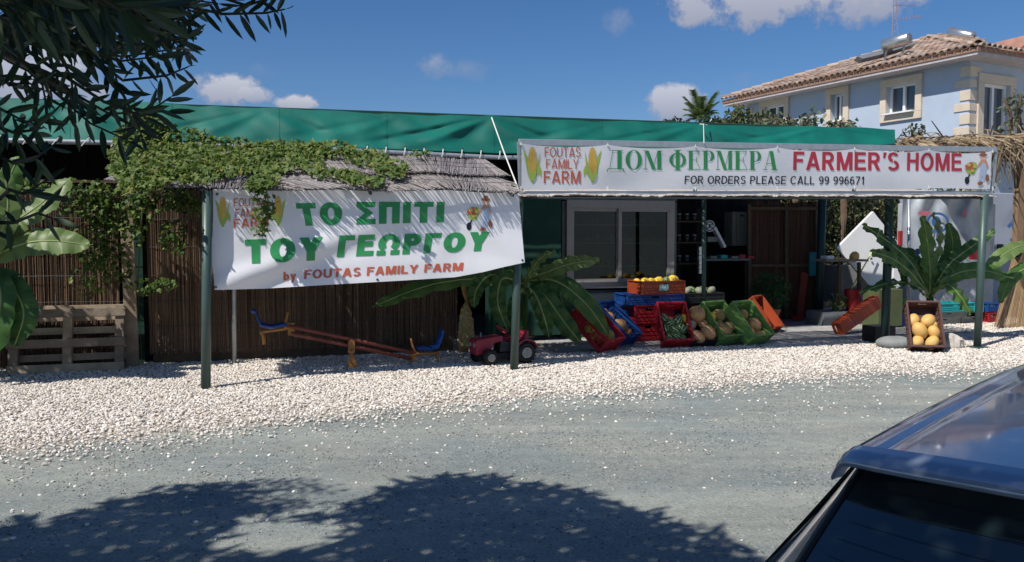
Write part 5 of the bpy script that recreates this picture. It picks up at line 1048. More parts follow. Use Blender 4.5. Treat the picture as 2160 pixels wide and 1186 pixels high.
b = MB(); blob(b, [(2140, 450), (2150, 440), (2156, 446), (2148, 460), (2140, 475), (2128, 482), (2124, 476), (2132, 470)], lambda px, py, o: PS(px, py, 4.38)); b.build('logo_print', mat('sticker_blue', (.05, .14, .38), .5), ct)
# palm thatch shelter at the far right
sh_ = thing('thatched_shelter', 'shelter thatched with dry straw fronds at the far right above the sign end', 'shelter', S(9.5, 2.2, 2.6))
M_straw = mat('dry_straw', (.45, .33, .18), .8, .2, 20, rnd=[(.05, .035, .025), (.16, .115, .07), (.29, .215, .13), (.42, .33, .21)])
b = MB(); D = []; Pp = []
def blade(mb_, a, d, ln, w, r):
    d = Vector(d).normalized(); x = d.cross(Vector((.3, -1, .2))).normalized()*w; g = Vector((0, 0, -1)); p1 = a+d*ln*.5+g*ln*.06; p2 = a+d*ln+g*ln*.28
    mb_.add([a-x*.6, a+x*.6, p1+x, p1-x, p2], [(0, 1, 2, 3), (3, 2, 4)], 0, r)
for k in range(1800):
    px = random.uniform(1890, 2420); t_ = random.random(); y = float(np.interp(px, [1890, 1960, 2030, 2100, 2420], [296, 296, 292, 290, 285]))+random.uniform(-5, 20)
    blade(b, PS(px, y, 1.9+random.random()*.9), (random.uniform(-1, 1), random.uniform(-.9, .2), random.uniform(-.35, .28)), random.uniform(.15, .5), random.uniform(.008, .02), random.random())
for k in range(230):
    px = random.uniform(2085, 2420); blade(b, PS(px, 305+random.random()*18, 1.5+random.random()*.8), (random.uniform(-.5, .7), random.uniform(-.5, 0), random.uniform(-1.2, -.4)), random.uniform(.25, .62), random.uniform(.008, .02), random.random())
b.build('straw', M_straw, sh_, kind='stuff')
MB().box(S(10.6, 3.0, PS(2100, 325, 3).z-.02), (2.6, 1.6, .06), RS).build('roof_board', M_dark, sh_)
MB().tube([PS(1965, 255, 2.3), PS(1990, 290, 2.3), PS(2010, 305, 2.3)], [.008, .014, .018], 6).build('twig', M_plank, sh_); MB().beam(PS(2085, 322, 1.8), PS(2400, 322, 1.8), .06, .08).build('beam', M_plank, sh_)
MB().beam(PS(2150, 398, 1.9), PS(2146, 518, 1.9), .14, .1, up=V).build('post', mat('bare_timber', (.24, .155, .09), .7, .15, 5), sh_); MB().tube([PS(2155, 520, 1.95), PS(2155, 680, 1.95)], .05, 10).build('leg', M_plank, sh_)
mt = thing('bamboo_mat', 'bamboo mats leaning at the far right, with two dark slats', 'mat', PS(2130, 690, 1.8))
for k in range(26):
    t = k/26; x0 = 2098+t*90; x1 = 2136+t*62; MB().beam(PS(x0, 689+t*4, 1.75), PS(x1, 545-10*t, 2.05), .018, .012, up=V, r=random.random()).build('slat', mat('bamboo_slat', (.5, .36, .2), .6, .15, 9, rnd=[(.26, .17, .09), (.38, .26, .14), (.46, .33, .19)]), mt)
b = MB().beam(PS(2112, 690, 1.72), PS(2150, 556, 1.98), .05, .012, up=V); b.build('dark_slat', M_plank, mt)  # two darker strips laid over the mat
b = MB().beam(PS(2104, 690, 1.70), PS(2138, 590, 1.9), .03, .012, up=V); b.build('dark_slat', M_plank, mt)
# ---------------------------------------------------------------- house
HC = Vector((12.0, 22.0, 0)); ha = Vector((-.449, .893, 0)).normalized(); hb = Vector((.893, .449, 0)).normalized(); LA, LB = 8.3, 8.0; EZ = 6.25
hn = -hb            # outward normal of the long face
house = thing('blue_house', 'pale blue two storey house with cream stone trim and clay tiled roof', 'house', HC+ha*LA/2+hb*LB/2)
M_hw = mat('pale_blue_render', (.39, .465, .57), .85, .07, 1.2, bump=.1, bscale=60); M_trim = mat('cream_stone', (.58, .50, .40), .8, .08, 5, bump=.2); M_wf = mat('white_window_frame', (.75, .75, .75), .4, .03)
RH = Matrix((ha, -hb, ZZ)).transposed(); RH2 = Matrix((hb, ha, ZZ)).transposed()
def HA(t, z, out=0.0): return HC+ha*t+hn*out+ZZ*z           # point on the long face
def HB(t, z, out=0.0): return HC+hb*t-ha*out+ZZ*z           # point on the short face
M_hglass = mat('house_glass', (.05, .07, .09), .08, .2, 1, spec=.8)
def HPX(px, py):  # picture point on the long face -> (t, z)
    p = PP(px, py, HC, hn); return (p-HC).dot(ha), p.z
holes = []
def rectpx(x0, y0, x1, y1):
    t0, z0 = HPX(x1, y1); t1, z1 = HPX(x0, y0); zb = HPX((x0+x1)/2, y1)[1]; zt = HPX((x0+x1)/2, y0)[1]; return t0, t1, zb, zt
wins = [rectpx(1872, 178, 1932, 240), rectpx(1755, 198, 1780, 258), rectpx(1613, 222, 1655, 275)]
ts = sorted(set([0, LA]+[x for w in wins for x in w[:2]])); b = MB()
def wallpiece(b, Pf, t0, t1, z0, z1, th=.3, inward=1): 
    ps = [Pf(t0, z0), Pf(t1, z0), Pf(t1, z1), Pf(t0, z1)]; b.prism(ps, (Pf(0, 0, -th)-Pf(0, 0)))
prev = 0.0
for w in sorted(wins):
    wallpiece(b, HA, prev, w[0], 0, EZ); wallpiece(b, HA, w[0], w[1], 0, w[2]); wallpiece(b, HA, w[0], w[1], w[3], EZ); prev = w[1]
wallpiece(b, HA, prev, LA, 0, EZ)
def HBpx(px, py): p = PP(px, py, HC, ha); return (p-HC).dot(hb), p.z
dx0, _ = HBpx(2072, 200); dx1, _ = HBpx(2127, 200); dzt = HBpx(2100, 178)[1]; dzb = HBpx(2100, 290)[1]-.25
wallpiece(b, HB, .301, dx0, 0, EZ); wallpiece(b, HB, dx0, dx1, 0, dzb); wallpiece(b, HB, dx0, dx1, dzt, EZ); wallpiece(b, HB, dx1, LB, 0, EZ)
b.prism([HA(LA, 0)+hb*.301, HA(LA, 0)+hb*LB, HA(LA, EZ)+hb*LB, HA(LA, EZ)+hb*.301], -ha*.3); b.prism([HB(LB, 0)+ha*.301, HB(LB, 0)+ha*(LA-.301), HB(LB, EZ)+ha*(LA-.301), HB(LB, EZ)+ha*.301], -hb*.3)
b.build('wall', M_hw, house)
for i, (t0, t1, z0, z1) in enumerate(sorted(wins)):
    tm = (t0+t1)/2; wd_ = t1-t0; w = .2; fr_ = MB()
    for (c, d) in ((HA(tm, z1+w/2, .03), (wd_+2*w, .08, w)), (HA(tm, z0-w/2, .03), (wd_+2*w, .08, w)), (HA(t0-w/2, (z0+z1)/2, .03), (w, .08, z1-z0)), (HA(t1+w/2, (z0+z1)/2, .03), (w, .08, z1-z0))): MB().box(c, d, RH).build('window_surround', M_trim, house, bevel=.01)
    f = .06; wn = MB()
    for (c, d) in ((HA(tm, z1-f/2, -.16), (wd_, .06, f)), (HA(tm, z0+f/2, -.16), (wd_, .06, f)), (HA(t0+f/2, (z0+z1)/2, -.16), (f, .06, z1-z0-2*f)), (HA(t1-f/2, (z0+z1)/2, -.16), (f, .06, z1-z0-2*f)), (HA(tm, (z0+z1)/2, -.14), (f*1.2, .07, z1-z0-2*f))): wn.box(c, d, RH)
    wo2 = wn.build('window', M_wf, house); MB().box(HA(tm, (z0+z1)/2, -.19), (wd_-.05, .012, z1-z0-.05), RH).build('pane', M_hglass, wo2); MB().box(HA(tm, z0+.02, .02), (wd_, .34, .04), RH).build('sill', M_wf, wo2)
    cu = MB().grid(lambda a, c_: HA(t0+.05+a*wd_*.42, z0+.1+c_*(z1-z0-.2), -.24+.02*math.sin(a*40)), 30, 1); 
tm = (dx0+dx1)/2
for (c, d) in ((HB(tm, dzt+.12, .03), (dx1-dx0+.48, .08, .24)), (HB(dx0-.12, (dzt+dzb)/2, .03), (.24, .08, dzt-dzb)), (HB(dx1+.12, (dzt+dzb)/2, .03), (.24, .08, dzt-dzb))): MB().box(c, d, RH2).build('door_surround', M_trim, house, bevel=.01)
bd = MB()
for (c, d) in ((HB(dx0+.04, (dzt+dzb)/2, -.1), (.08, .06, dzt-dzb)), (HB(dx1-.04, (dzt+dzb)/2, -.1), (.08, .06, dzt-dzb)), (HB(tm, (dzt+dzb)/2, -.1), (.09, .06, dzt-dzb)), (HB(tm, dzt-.04, -.09), (dx1-dx0, .06, .08))): bd.box(c, d, RH2)
bo = bd.build('balcony_door', M_wf, house); MB().box(HB(tm, (dzt+dzb)/2, -.14), (dx1-dx0-.05, .015, dzt-dzb), RH2).build('pane', M_hglass, bo)
bal = MB().box(HB(1.9, dzb-.1, .62), (2.6, 1.2, .18), RH2).build('balcony', M_trim, house)
zt_ = dzb+1.0
for k in range(15): MB().box(HB(.65+k*.18, dzb+.47, 1.15), (.022, .022, .95), RH2).build('baluster', M_wf, bal)
MB().box(HB(1.9, dzb+.97, 1.15), (2.6, .05, .04), RH2).build('handrail', M_wf, bal)
for t_ in (1.35, 1.75): MB().tube([HB(t_, dzb, .95), HB(t_, dzb+.5, .95)], [.12, .17], 14).build('planter', mat('white_planter', (.7, .7, .7), .5), bal)
for k in range(20):                                                                    # quoins
    z = EZ-.32-k*.31; l1, l2 = (.42, .26) if k % 2 else (.26, .42)
    MB().box(HA(l1/2-.02, z, .012), (l1+.04, .03, .20 if k % 2 else .27), RH).build('quoin', M_trim, house, bevel=.008); MB().box(HB(l2/2-.02, z, .012), (l2+.04, .03, .20 if k % 2 else .27), RH2).build('quoin', M_trim, house, bevel=.008)
for k in range(8): z = EZ-.32-k*.31; MB().box(HA(LA-.15, z, .012), (.3 if k % 2 else .2, .03, .27), RH).build('quoin', M_trim, house)
# roof
OV = .62; c00 = HC-ha*OV-hb*OV; c10 = HC+ha*(LA+OV)-hb*OV; c01 = HC-ha*OV+hb*(LB+OV); c11 = HC+ha*(LA+OV)+hb*(LB+OV); RZ = EZ+.12; apex = HC+ha*LA*.48+hb*LB*.5+ZZ*8.0
cs_ = [c+ZZ*RZ for c in (c00, c10, c11, c01)]
rfm = mat('roof_mortar', (.28, .17, .12), .9, .2, 6); rf = MB().add([*cs_, apex]+[c-ZZ*.10 for c in cs_], [(0, 1, 4), (1, 2, 4), (2, 3, 4), (3, 0, 4), (5, 6, 1, 0), (6, 7, 2, 1), (7, 8, 3, 2), (8, 5, 0, 3), (8, 7, 6, 5)]).build('roof', rfm, house)
MB().prism([c00+ZZ*(EZ-.06)+(ha+hb)*.03, c10+ZZ*(EZ-.06)+(hb-ha)*.03, c11+ZZ*(EZ-.06)-(ha+hb)*.03, c01+ZZ*(EZ-.06)+(ha-hb)*.03], ZZ*.085).build('eaves_board', mat('lilac_eaves', (.45, .40, .40), .7), house)
tcols = [(.31, .21, .16), (.37, .27, .21), (.27, .19, .155), (.42, .33, .26), (.33, .27, .235), (.22, .16, .135)]; tms = []
for k, c in enumerate(tcols):
    b = MB(); n = 6; vs = []
    for j, (y, r) in enumerate(((0, .088), (.44, .072))):
        for i in range(n+1): a = math.pi*i/n; vs.append((math.cos(a)*r, y, math.sin(a)*r*.9+.02+(0.02 if j == 0 else 0)))
    for i in range(n+1): a = math.pi*i/n; vs.append((math.cos(a)*.07, .0, math.sin(a)*.068*.9+.03))
    b.add(vs, [(i, i+1, n+2+i, n+1+i) for i in range(n)]+[(i, 2*(n+1)+i, 2*(n+1)+i+1, i+1) for i in range(n)]); o = b.build('tile', mat('clay_tile_%s' % ('rose', 'sand', 'brick', 'straw', 'grey', 'umber')[k], c, .85, .15, 4), local=True); tms.append(o.data); COL.objects.unlink(o); bpy.data.objects.remove(o)
spots = []
def face_tiles(p0, p1, ap):
    e = (p1-p0); L = e.length; e.normalize(); sl_ = (ap-p0)-e*(ap-p0).dot(e); SL = sl_.length; s_ = sl_.normalized(); nrm_ = e.cross(s_); 
    if nrm_.z < 0: nrm_ = -nrm_
    ta = (ap-p0).dot(e); Rm = Matrix((s_.cross(nrm_), s_, nrm_)).transposed()
    for j in range(int(SL/.36)+1):
        y = -.06+j*.36; f = max(0, y/SL); a0 = ta*f; a1 = L-(L-ta)*f
        n = int(L/.215)
        for i in range(n+1):
            x = (i+.5)*L/(n+1)
            if a0-.05 < x < a1+.05: spots.append((p0+e*x+s_*y+nrm_*(.005+random.uniform(0, .015)), Rm @ rotz(random.uniform(-.04, .04))))
face_tiles(cs_[0], cs_[1], apex); face_tiles(cs_[3], cs_[0], apex)
spots.sort(key=lambda q: (q[0]-E0).length); stf = MB()
for k, (p, Rm) in enumerate(spots):
    if k < 290: shared('tile', random.choice(tms), rf, house.matrix_basis.inverted() @ (Matrix.Translation(p) @ Rm.to_4x4()))
    else:
        me = random.choice(tms); r_ = tms.index(me)/5; stf.add([p+Rm @ v.co for v in me.vertices], [tuple(f.vertices) for f in me.polygons], 0, r_)
stf.build('far_tiles', mat('clay_tiles_mixed', (.4, .25, .17), .85, .15, 4, rnd=tcols), rf, kind='stuff')
for (p, q_) in ((cs_[0], apex), (cs_[1], apex)):
    n = int((q_-p).length/.36); d = (q_-p).normalized()
    for i in range(n): 
        x, dd, y = frame(d); shared('ridge_tile', random.choice(tms), rf, house.matrix_basis.inverted() @ (Matrix.Translation(p+d*i*.36+y*.05) @ (Matrix((x, dd, y)).transposed()).to_4x4() @ Matrix.Diagonal((1.3, 1, 1.3, 1))))
# solar heaters, aerial
def heater(label, pxa, pya, pxb, pyb, dist, rad, pan, grp='solar heaters on the roof'):
    a, b_ = AY(pxa, pya, dist), AY(pxb, pyb, dist-.6); r = thing('solar_heater', label, 'solar heater', (a+b_)/2, group=grp)
    d = (b_-a).normalized(); MB().tube([a-d*.02, a, b_, b_+d*.02], [rad*.8, rad, rad, rad*.85], 24).build('tank', mat('brushed_tank_steel', (.55, .56, .57), .3, .1, 5, metal=.8), r, smooth=True)
    MB().tube([b_+d*.021, b_+d*.03], rad*.5, 16).build('end_cap', M_cream, r)
    MB().prism([AY(*q, dist+.1) for q in pan], Vector((0, .25, -.08))).build('panel', mat('grey_collector', (.25, .28, .31), .25, .1, 3), r)
    for t_ in (.15, .85): p = a*(1-t_)+b_*t_; MB().beam(p, p-ZZ*.62+Vector((0, .25, 0)), .05, .05).build('bracket', M_pipe, r)
heater('silver cylinder solar heater on the left slope of the tiled roof', 1864, 96, 1918, 81, 24.2, .165, [(1808, 119), (1865, 104), (1925, 86), (1932, 92), (1870, 112), (1820, 124)])
heater('darker solar heater with sloping panel on the right of the roof peak', 2004, 68, 2052, 78, 25.2, .15, [(2010, 74), (2075, 92), (2120, 108), (2115, 112), (2065, 99), (2006, 80)])
an = thing('tv_aerial', 'thin television aerial mast above the silver solar heater', 'aerial', AY(1886, 85, 27)); am = mat('dull_red_steel', (.28, .2, .22), .6)
for x, yb in ((1882, 75), (1894, 72)): MB().tube([AY(x, yb, 27), AY(1887, -60, 27)], .014, 5).build('mast', am, an)
for i in range(9): y = 70-i*14; MB().tube([AY(1883, y, 27), AY(1893, y-7, 27)], .008, 4).build('brace', am, an)
MB().tube([AY(1885, 12, 27), AY(1933, 11, 27)], .009, 4).build('boom', am, an); MB().tube([AY(1896, 42, 27), AY(1943, 35, 27)], .009, 4).build('boom', am, an)
for i in range(7): x = 1898+i*7; y = 41-i; MB().tube([AY(x, y-5, 27), AY(x+1, y+4, 27)], .008, 4).build('element', am, an)
# second roof behind
h2 = thing('neighbour_roof', 'reddish tiled roof of the next house rising behind at the right edge', 'house', AY(2200, 300, 30))
q4 = [AY(2082, 100, 31), AY(2100, 90, 32), AY(2240, 55, 33), AY(2260, 175, 30), AY(2130, 145, 29)]; MB().prism(q4, Vector((0, .3, -.1))).build('roof', mat('old_red_tile', (.36, .19, .14), .85, .2, 3, bump=1, bscale=30), h2)
MB().prism([AY(2160, 95, 28.9), AY(2110, 128, 28.2), AY(2120, 130, 28.2), AY(2165, 102, 28.9)], Vector((.2, .1, -.03))).build('verge', mat('red_verge', (.38, .1, .07), .8), h2); a_ = AY(2135, 130, 31); MB().box((a_.x+4, 34, 3.4), (8, 5, 6.8)).build('wall', M_trim, h2)
# trees behind the stall
def tree(label, c, r, n, size, m, trunk, shape=OVAL, clumps=14, name='tree', group=None, cr=.4):
    t_ = thing(name, label, 'tree', (c[0], c[1], 0), group=group); b = MB(); cloud(b, crown_pts(c, r, n, clumps, cr), size, shape); b.build('crown', m, t_, kind='stuff')
    MB().tube([(c[0], c[1], 0), (c[0]+.1, c[1], c[2]*.5), (c[0], c[1], c[2])], [trunk, trunk*.8, trunk*.4], 8).build('trunk', M_plank, t_, smooth=True)
    for k in range(6): a = k*1.05; MB().tube([(c[0], c[1], c[2]*.6), (c[0]+math.cos(a)*r[0]*.4, c[1]+math.sin(a)*r[1]*.4, c[2]), (c[0]+math.cos(a)*r[0]*.75, c[1]+math.sin(a)*r[1]*.75, c[2]+r[2]*.5)], [trunk*.4, trunk*.25, .015], 6).build('limb', M_plank, t_, smooth=True)
    return t_
for lab, px, py, Yd, rx, rz, n, sz, m in (('dusty grey green tree top in front of the left house windows', 1672, 262, 19.5, .75, .35, 420, .13, M_dusty), ('yellowish tree crown left of the blue house', 1560, 262, 22, .8, .45, 900, .13, M_hedge), ('low dark tree crown between the palm and the house', 1520, 268, 24, .8, .35, 700, .13, M_olv),
                                         ('sparse shrub top at the house corner above the sign', 1925, 292, 18.5, .3, .32, 160, .10, M_dusty), ('thin branchy tree at the right edge before the balcony', 2150, 240, 18, .45, .7, 240, .11, M_dusty), ('small bush top against the lower middle window', 1775, 268, 20, .4, .2, 160, .12, M_dusty), ('bushy dark crown beside the left house window', 1625, 262, 20.5, .4, .2, 110, .10, M_dusty), ('dark low crown just left of the palm', 1420, 262, 26, .5, .2, 120, .14, M_olv)):
    c = AY(px, py, Yd); tree(lab, tuple(c), (rx, rx, rz), n, sz, m, .1, name='tree')
pc = AY(1478, 256, 29); pm = thing('palm_tree', 'palm top with drooping fronds rising over the tarpaulin', 'palm', (pc.x, pc.y, 0)); MB().tube([(pc.x, pc.y, 0), (pc.x, pc.y, pc.z-.2)], [.25, .2], 10).build('trunk', M_plank, pm, smooth=True)
for k in range(22):
    a = k*2.4; e_ = .5+1.2*(k/22); pts_ = [pc+Vector((math.cos(a)*s_*.75, math.sin(a)*s_*.75, s_*e_*1.15-s_*s_*.7)) for s_ in (0, .27, .54, .78)]; b = MB(); b.tube(pts_, .012, 4)
    for j in range(26):
        f = .2+.8*j/26; x = f*3; i = min(2, int(x)); p = pts_[i].lerp(pts_[i+1], x-i); t_ = (pts_[i+1]-pts_[i]).normalized()
        for sg_ in (-1, 1):
            d = (t_.cross(ZZ)*sg_+t_*.6-ZZ*.25).normalized(); w = t_*.02; b.add([p-w, p+w, p+d*.32*(1.1-f*.5)], [(0, 1, 2)], 0, random.random())
    b.build('frond', leaf_mat('palm_leaf', [(.04, .09, .02), (.10, .15, .04), (.18, .2, .06)]), pm)
# ---------------------------------------------------------------- the tree overhead
ft = thing('shade_tree', 'dark leaved tree whose branches hang into the upper left and shade the track', 'tree', (-4.2, .6, gz(-4.2, .6)))
M_twig = mat('dark_twig', (.03, .035, .02), .8, .2, 9)
M_bark = mat('grey_bark', (.16, .13, .10), .9, .3, 9, bump=1, bscale=25)
MB().tube([(-4.2, .6, -.1), (-4.15, .65, 1.2), (-3.9, .8, 2.4), (-3.6, 1.0, 3.4)], [.22, .18, .16, .12], 14).build('trunk', M_bark, ft, smooth=True)
M_lance = leaf_mat('dark_lance_leaf', [(.012, .03, .018), (.02, .045, .022), (.035, .065, .028), (.05, .085, .035)], .18, .4, .5)
LIMBS = [[(-3.6, 1.0, 3.4), (-2.9, 1.6, 3.9), (-2.3, 1.9, 4.1), (-1.8, 2.0, 4.2)], [(-3.8, .9, 3.0), (-3.2, 2.0, 3.3), (-2.6, 2.7, 3.0), (-2.2, 3.0, 2.7)], [(-3.6, 1.0, 3.4), (-4.6, 1.8, 3.9), (-5.4, 2.3, 4.2)], [(-3.6, 1, 3.4), (-2.4, .4, 4.2), (-.8, 0, 4.8), (1.4, -.3, 4.8)]]
for l in LIMBS: MB().tube(l, [.09, .06, .035, .018][:len(l)], 10).build('limb', M_bark, ft, smooth=True)
# canopy: leaf clumps up the sun's rays from where the shade lies on the track
def lift_to(x, y, h): t = h/-SD.z; return Vector((x, y, 0))-SD*t
edge = [(-400, 1150), (0, 1108), (130, 1084), (250, 1058), (330, 1032), (420, 1018), (500, 1016), (560, 1050), (640, 1075), (700, 1082), (780, 1045), (850, 1018), (930, 1004), (1010, 1004), (1100, 1018), (1200, 1030), (1280, 1052), (1370, 1090), (1450, 1108), (1560, 1150), (1640, 1200), (2300, 1300)]
P_ = []; sizes = []; tries = 0
while len(P_) < 46000:
    x = random.uniform(-5.8, 3.4); y = random.uniform(-.3, 6.1); h = random.uniform(3.5, 4.6)
    ypx = 495+EYE*1750/max(y, .5); xpx = 1080+x/max(y, .5)*1750
    lim = float(np.interp(xpx, [e_[0] for e_ in edge], [e_[1] for e_ in edge])) if y > 3 else 0
    nn = noise.noise(Vector((x*1.7, y*1.7, 0)))*.5+noise.noise(Vector((x*5, y*5, 3)))*.3
    if ypx < lim+10+nn*26: continue
    if 430 < xpx < 740 and 1030 < ypx < 1180 and nn < .12-((xpx-600)/170)**2*.2: continue
    if y < 3.6 and nn < -.3: continue
    p = lift_to(x, y, h)
    if p.y > .35 and (p.z-EYE)/p.y < .36: continue
    P_.append(p)
b = MB(); P_ = np.array(P_); leaves(b, P_, rnd_dir(len(P_))+np.array([.1, .1, -.5]), rnd_dir(len(P_))*.7-np.array(SD)*.9, rng.uniform(.13, .22, len(P_)), LANCE); b.build('crown', M_lance, ft, kind='stuff')
# feathery sprigs at the crown's rim (shade falls between x 430 and 760)
b = MB(); T_ = MB()
def sprig(b, T_, pts, n, ln, spread=1.0, flat=None, start=.15, wob=.25, vw=None):
    pts = [Vector(p) for p in pts]; N_ = len(pts)-1; PP_ = []; DD = []; NN_ = []; SS = []
    for i in range(n):
        f = start+(1-start)*(i/(n-1)) if n > 1 else 1; x = min(f*N_, N_-1e-5); k = int(x); p = pts[k].lerp(pts[k+1], x-k); t_ = (pts[k+1]-pts[k]).normalized()
        vn_ = (p-E0).normalized() if vw is None else vw; s_ = t_.cross(vn_).normalized()*(1 if i % 2 else -1)
        d = (t_*random.uniform(.55, 1.0)+s_*random.uniform(.35, .9)*spread+Vector((0, 0, -.18))+Vector(rnd_dir(1)[0])*wob).normalized()
        if i == n-1: d = t_
        PP_.append(p); DD.append(d); NN_.append(-vn_+Vector(rnd_dir(1)[0])*.75); SS.append(ln*random.uniform(.75, 1.15))
    leaves(b, PP_, DD, NN_, np.array(SS), LANCE); T_.tube(pts, [.007*(1-.75*i/N_)+.0012 for i in range(N_+1)], 5)
for k in range(26):
    gx_ = random.uniform(500, 760); gy_ = random.uniform(1012, 1090); g_ = G(gx_, gy_); e_ = lift_to(g_.x, g_.y, 3.8); s_ = e_+Vector((-.5-.2*random.random(), -.25, .1)); sprig(b, T_, [s_, s_.lerp(e_, .5)+ZZ*.04, e_], 12, .13, vw=SD)
b.build('sprig_leaves', M_lance, ft, kind='stuff'); T_.build('sprig_twigs', M_bark, ft, kind='stuff')
# hanging branches in the upper left of the picture
LLE = (np.array([(0, 0, 0), (.075, .2, .012), (.10, .45, .0), (.075, .75, -.03), (0, 1, -.07), (-.075, .75, -.03), (-.10, .45, 0), (-.075, .2, .012), (0, .45, -.025)]), LANCE[1])
LANCE_BAK = LANCE; LANCE = LLE
tw_l = [((200, -60), (330, 0), (470, 30), (560, 28), (600, 20), 3.1, 20), ((300, -60), (420, -20), (520, 12), (590, -10), (560, -30), 3.1, 12), ((60, 20), (180, 60), (290, 95), (400, 78), (395, 74), 3.0, 20), ((60, 60), (180, 110), (260, 170), (350, 160), (395, 142), 3.0, 18), ((20, 80), (120, 150), (220, 215), (300, 245), (360, 205), 2.9, 18),
        ((0, 110), (90, 150), (160, 200), (230, 240), (350, 236), 2.95, 18), ((-30, 60), (40, 120), (110, 190), (190, 260), (268, 296), 2.9, 16), ((100, -20), (200, 40), (300, 50), (390, 38), (400, 48), 3.1, 18), ((-20, -20), (80, 10), (200, 15), (330, 30), (380, 10), 3.1, 22), ((-40, 20), (40, 60), (140, 80), (250, 130), (330, 120), 3.0, 22),
        ((-40, 90), (20, 130), (60, 150), (90, 180), (100, 235), 3.0, 12), ((-40, 60), (60, 90), (120, 110), (150, 160), (160, 260), 3.0, 14), ((-40, 0), (60, 40), (130, 50), (210, 90), (300, 60), 3.1, 24), ((-20, -40), (100, -10), (220, -5), (330, -10), (460, 8), 3.15, 22), ((-60, 120), (0, 160), (20, 180), (60, 175), (90, 190), 2.9, 10),
        ((150, 100), (220, 150), (260, 200), (290, 260), (300, 290), 2.95, 14), ((-40, 280), (0, 270), (30, 280), (70, 275), (90, 270), 2.6, 9), ((-40, 340), (0, 330), (30, 345), (80, 330), (120, 300), 2.6, 10), ((60, 300), (80, 270), (90, 250), (110, 240), (125, 225), 2.7, 7), ((-40, 220), (-10, 225), (10, 235), (40, 250), (60, 262), 2.7, 8), ((-40, 430), (0, 420), (20, 400), (50, 410), (90, 385), 2.6, 9),
        ((-40, 500), (0, 470), (30, 470), (80, 450), (110, 460), 2.6, 8), ((200, -60), (300, 20), (350, 60), (380, 90), (390, 110), 3.1, 14), ((0, 0), (100, 70), (190, 110), (260, 120), (360, 105), 3.0, 20)]
b = MB(); T_ = MB()
for *pp_, Yd, n in tw_l: sprig(b, T_, [AY(x, y, Yd+.12*math.sin(i*2+x)) for i, (x, y) in enumerate(pp_)], n, .105)
for k in range(42):                                                                   # dense mass
    x0 = random.uniform(-60, 300); y0 = random.uniform(-60, 85-.25*max(0, x0)); Yd = random.uniform(2.7, 3.7); a = random.uniform(-.5, .9); L_2 = random.uniform(70, 150)
    pp_ = [(x0+math.cos(a)*L_2*t_, y0+math.sin(a)*L_2*t_+18*t_*t_) for t_ in (0, .35, .7, 1)]; sprig(b, T_, [AY(x, y, Yd+.1*i) for i, (x, y) in enumerate(pp_)], 13, .11)
b.build('hanging_leaves', M_lance, ft, kind='stuff'); T_.build('twigs', M_twig, ft, kind='stuff')
b = MB(); T_ = MB()
for k in range(9): x0 = -80+k*34; sprig(b, T_, [AY(x0, -40+10*(k % 3), 1.9), AY(x0+60, 0+10*(k % 3), 1.9), AY(x0+120, 26-8*(k % 3), 1.95)], 6, .13)
b.build('near_leaves', M_lance, ft, kind='stuff'); T_.build('near_twigs', M_twig, ft, kind='stuff')
for pth in ([(-2.2, 3.0, 2.7), AY(-60, 40, 3.0), AY(100, 50, 3.0), AY(260, 60, 3.05)], [(-2.2, 3.0, 2.7), AY(-60, 80, 2.95), AY(60, 140, 2.95), AY(180, 220, 2.9)]): MB().tube(pth, [.03, .02, .012, .005], 8).build('branch', M_bark, ft, smooth=True)
LANCE = LANCE_BAK
# leafy shrub added outside the picture on the left to shade the pallet
lb = thing('shade_shrub', 'tall leafy shrub added beyond the left edge to shade the pallet', 'shrub', (-7.6, 8.9, 0)); b = MB()
cloud(b, crown_pts((-6.5, 8.45, 2.5), (.85, .55, .75), 2300, 14, .45), .16, LANCE); cloud(b, crown_pts((-7.2, 9.0, 1.7), (.9, .6, .8), 1500, 10, .45), .16, LANCE); b.build('foliage', M_olv, lb, kind='stuff'); MB().tube([(-7.6, 8.9, 0), (-7.6, 8.9, 2.2)], [.09, .05], 8).build('stem', M_bark, lb)
# ---------------------------------------------------------------- the car
P1 = AY(1790, 966, 2.2); hh = Vector((.715, .70, 0)).normalized(); hl = Vector((-hh.y, hh.x, 0)); RC = Matrix((hh, hl, ZZ)).transposed()
co_ = P1-hh*.50-hl*.60; co_ = co_+hl*.05; co_.z = P1.z-1.352
car = thing('silver_car', 'silver blue hatchback parked in tree shade at the lower right, seen from behind', 'car', co_, RC)
def car_paint():
    m = mat('silver_blue_car_paint', (.27, .335, .44), .27, .10, 3, metal=.4, coat=1.0, spec=.6); return m
M_cp = car_paint(); M_cg = mat('tinted_car_glass', (.008, .016, .02), .06, .1, 1, spec=.7, coat=.6); M_ctrim = mat('black_car_trim', (.01, .011, .013), .35, .1, 9)
def cgrid(fn, nu, nv, name, m, parent=car, sol=0.0, label=None):
    o = MB().grid(fn, nu, nv).build(name, m, parent, smooth=True, local=True, label=label)
    if sol: md = o.modifiers.new('skin', 'SOLIDIFY'); md.thickness = sol
    return o
def rz_(x): return float(np.interp(x, [.45, .6, .9, 1.4, 2.0, 2.5], [1.405, 1.412, 1.424, 1.440, 1.452, 1.445]))
def rw_(x): return float(np.interp(x, [.45, .6, .9, 1.6, 2.5], [.625, .628, .634, .642, .648]))
def roof_p(a, c):
    x = .50+a*2.05; y = (c*2-1); w = rw_(x); k = abs(y); x2 = x+(.10*k**2.2 if a < .01 else .10*k**2.2*(1-a)); z = rz_(x)-.045*k**2-.055*max(0, (k-.86)/.14)**2
    if .70 < k < .80: z -= .007*math.sin((k-.70)/.10*math.pi)
    return Vector((x2, y*w, z))
cgrid(roof_p, 60, 60, 'roof', M_cp)
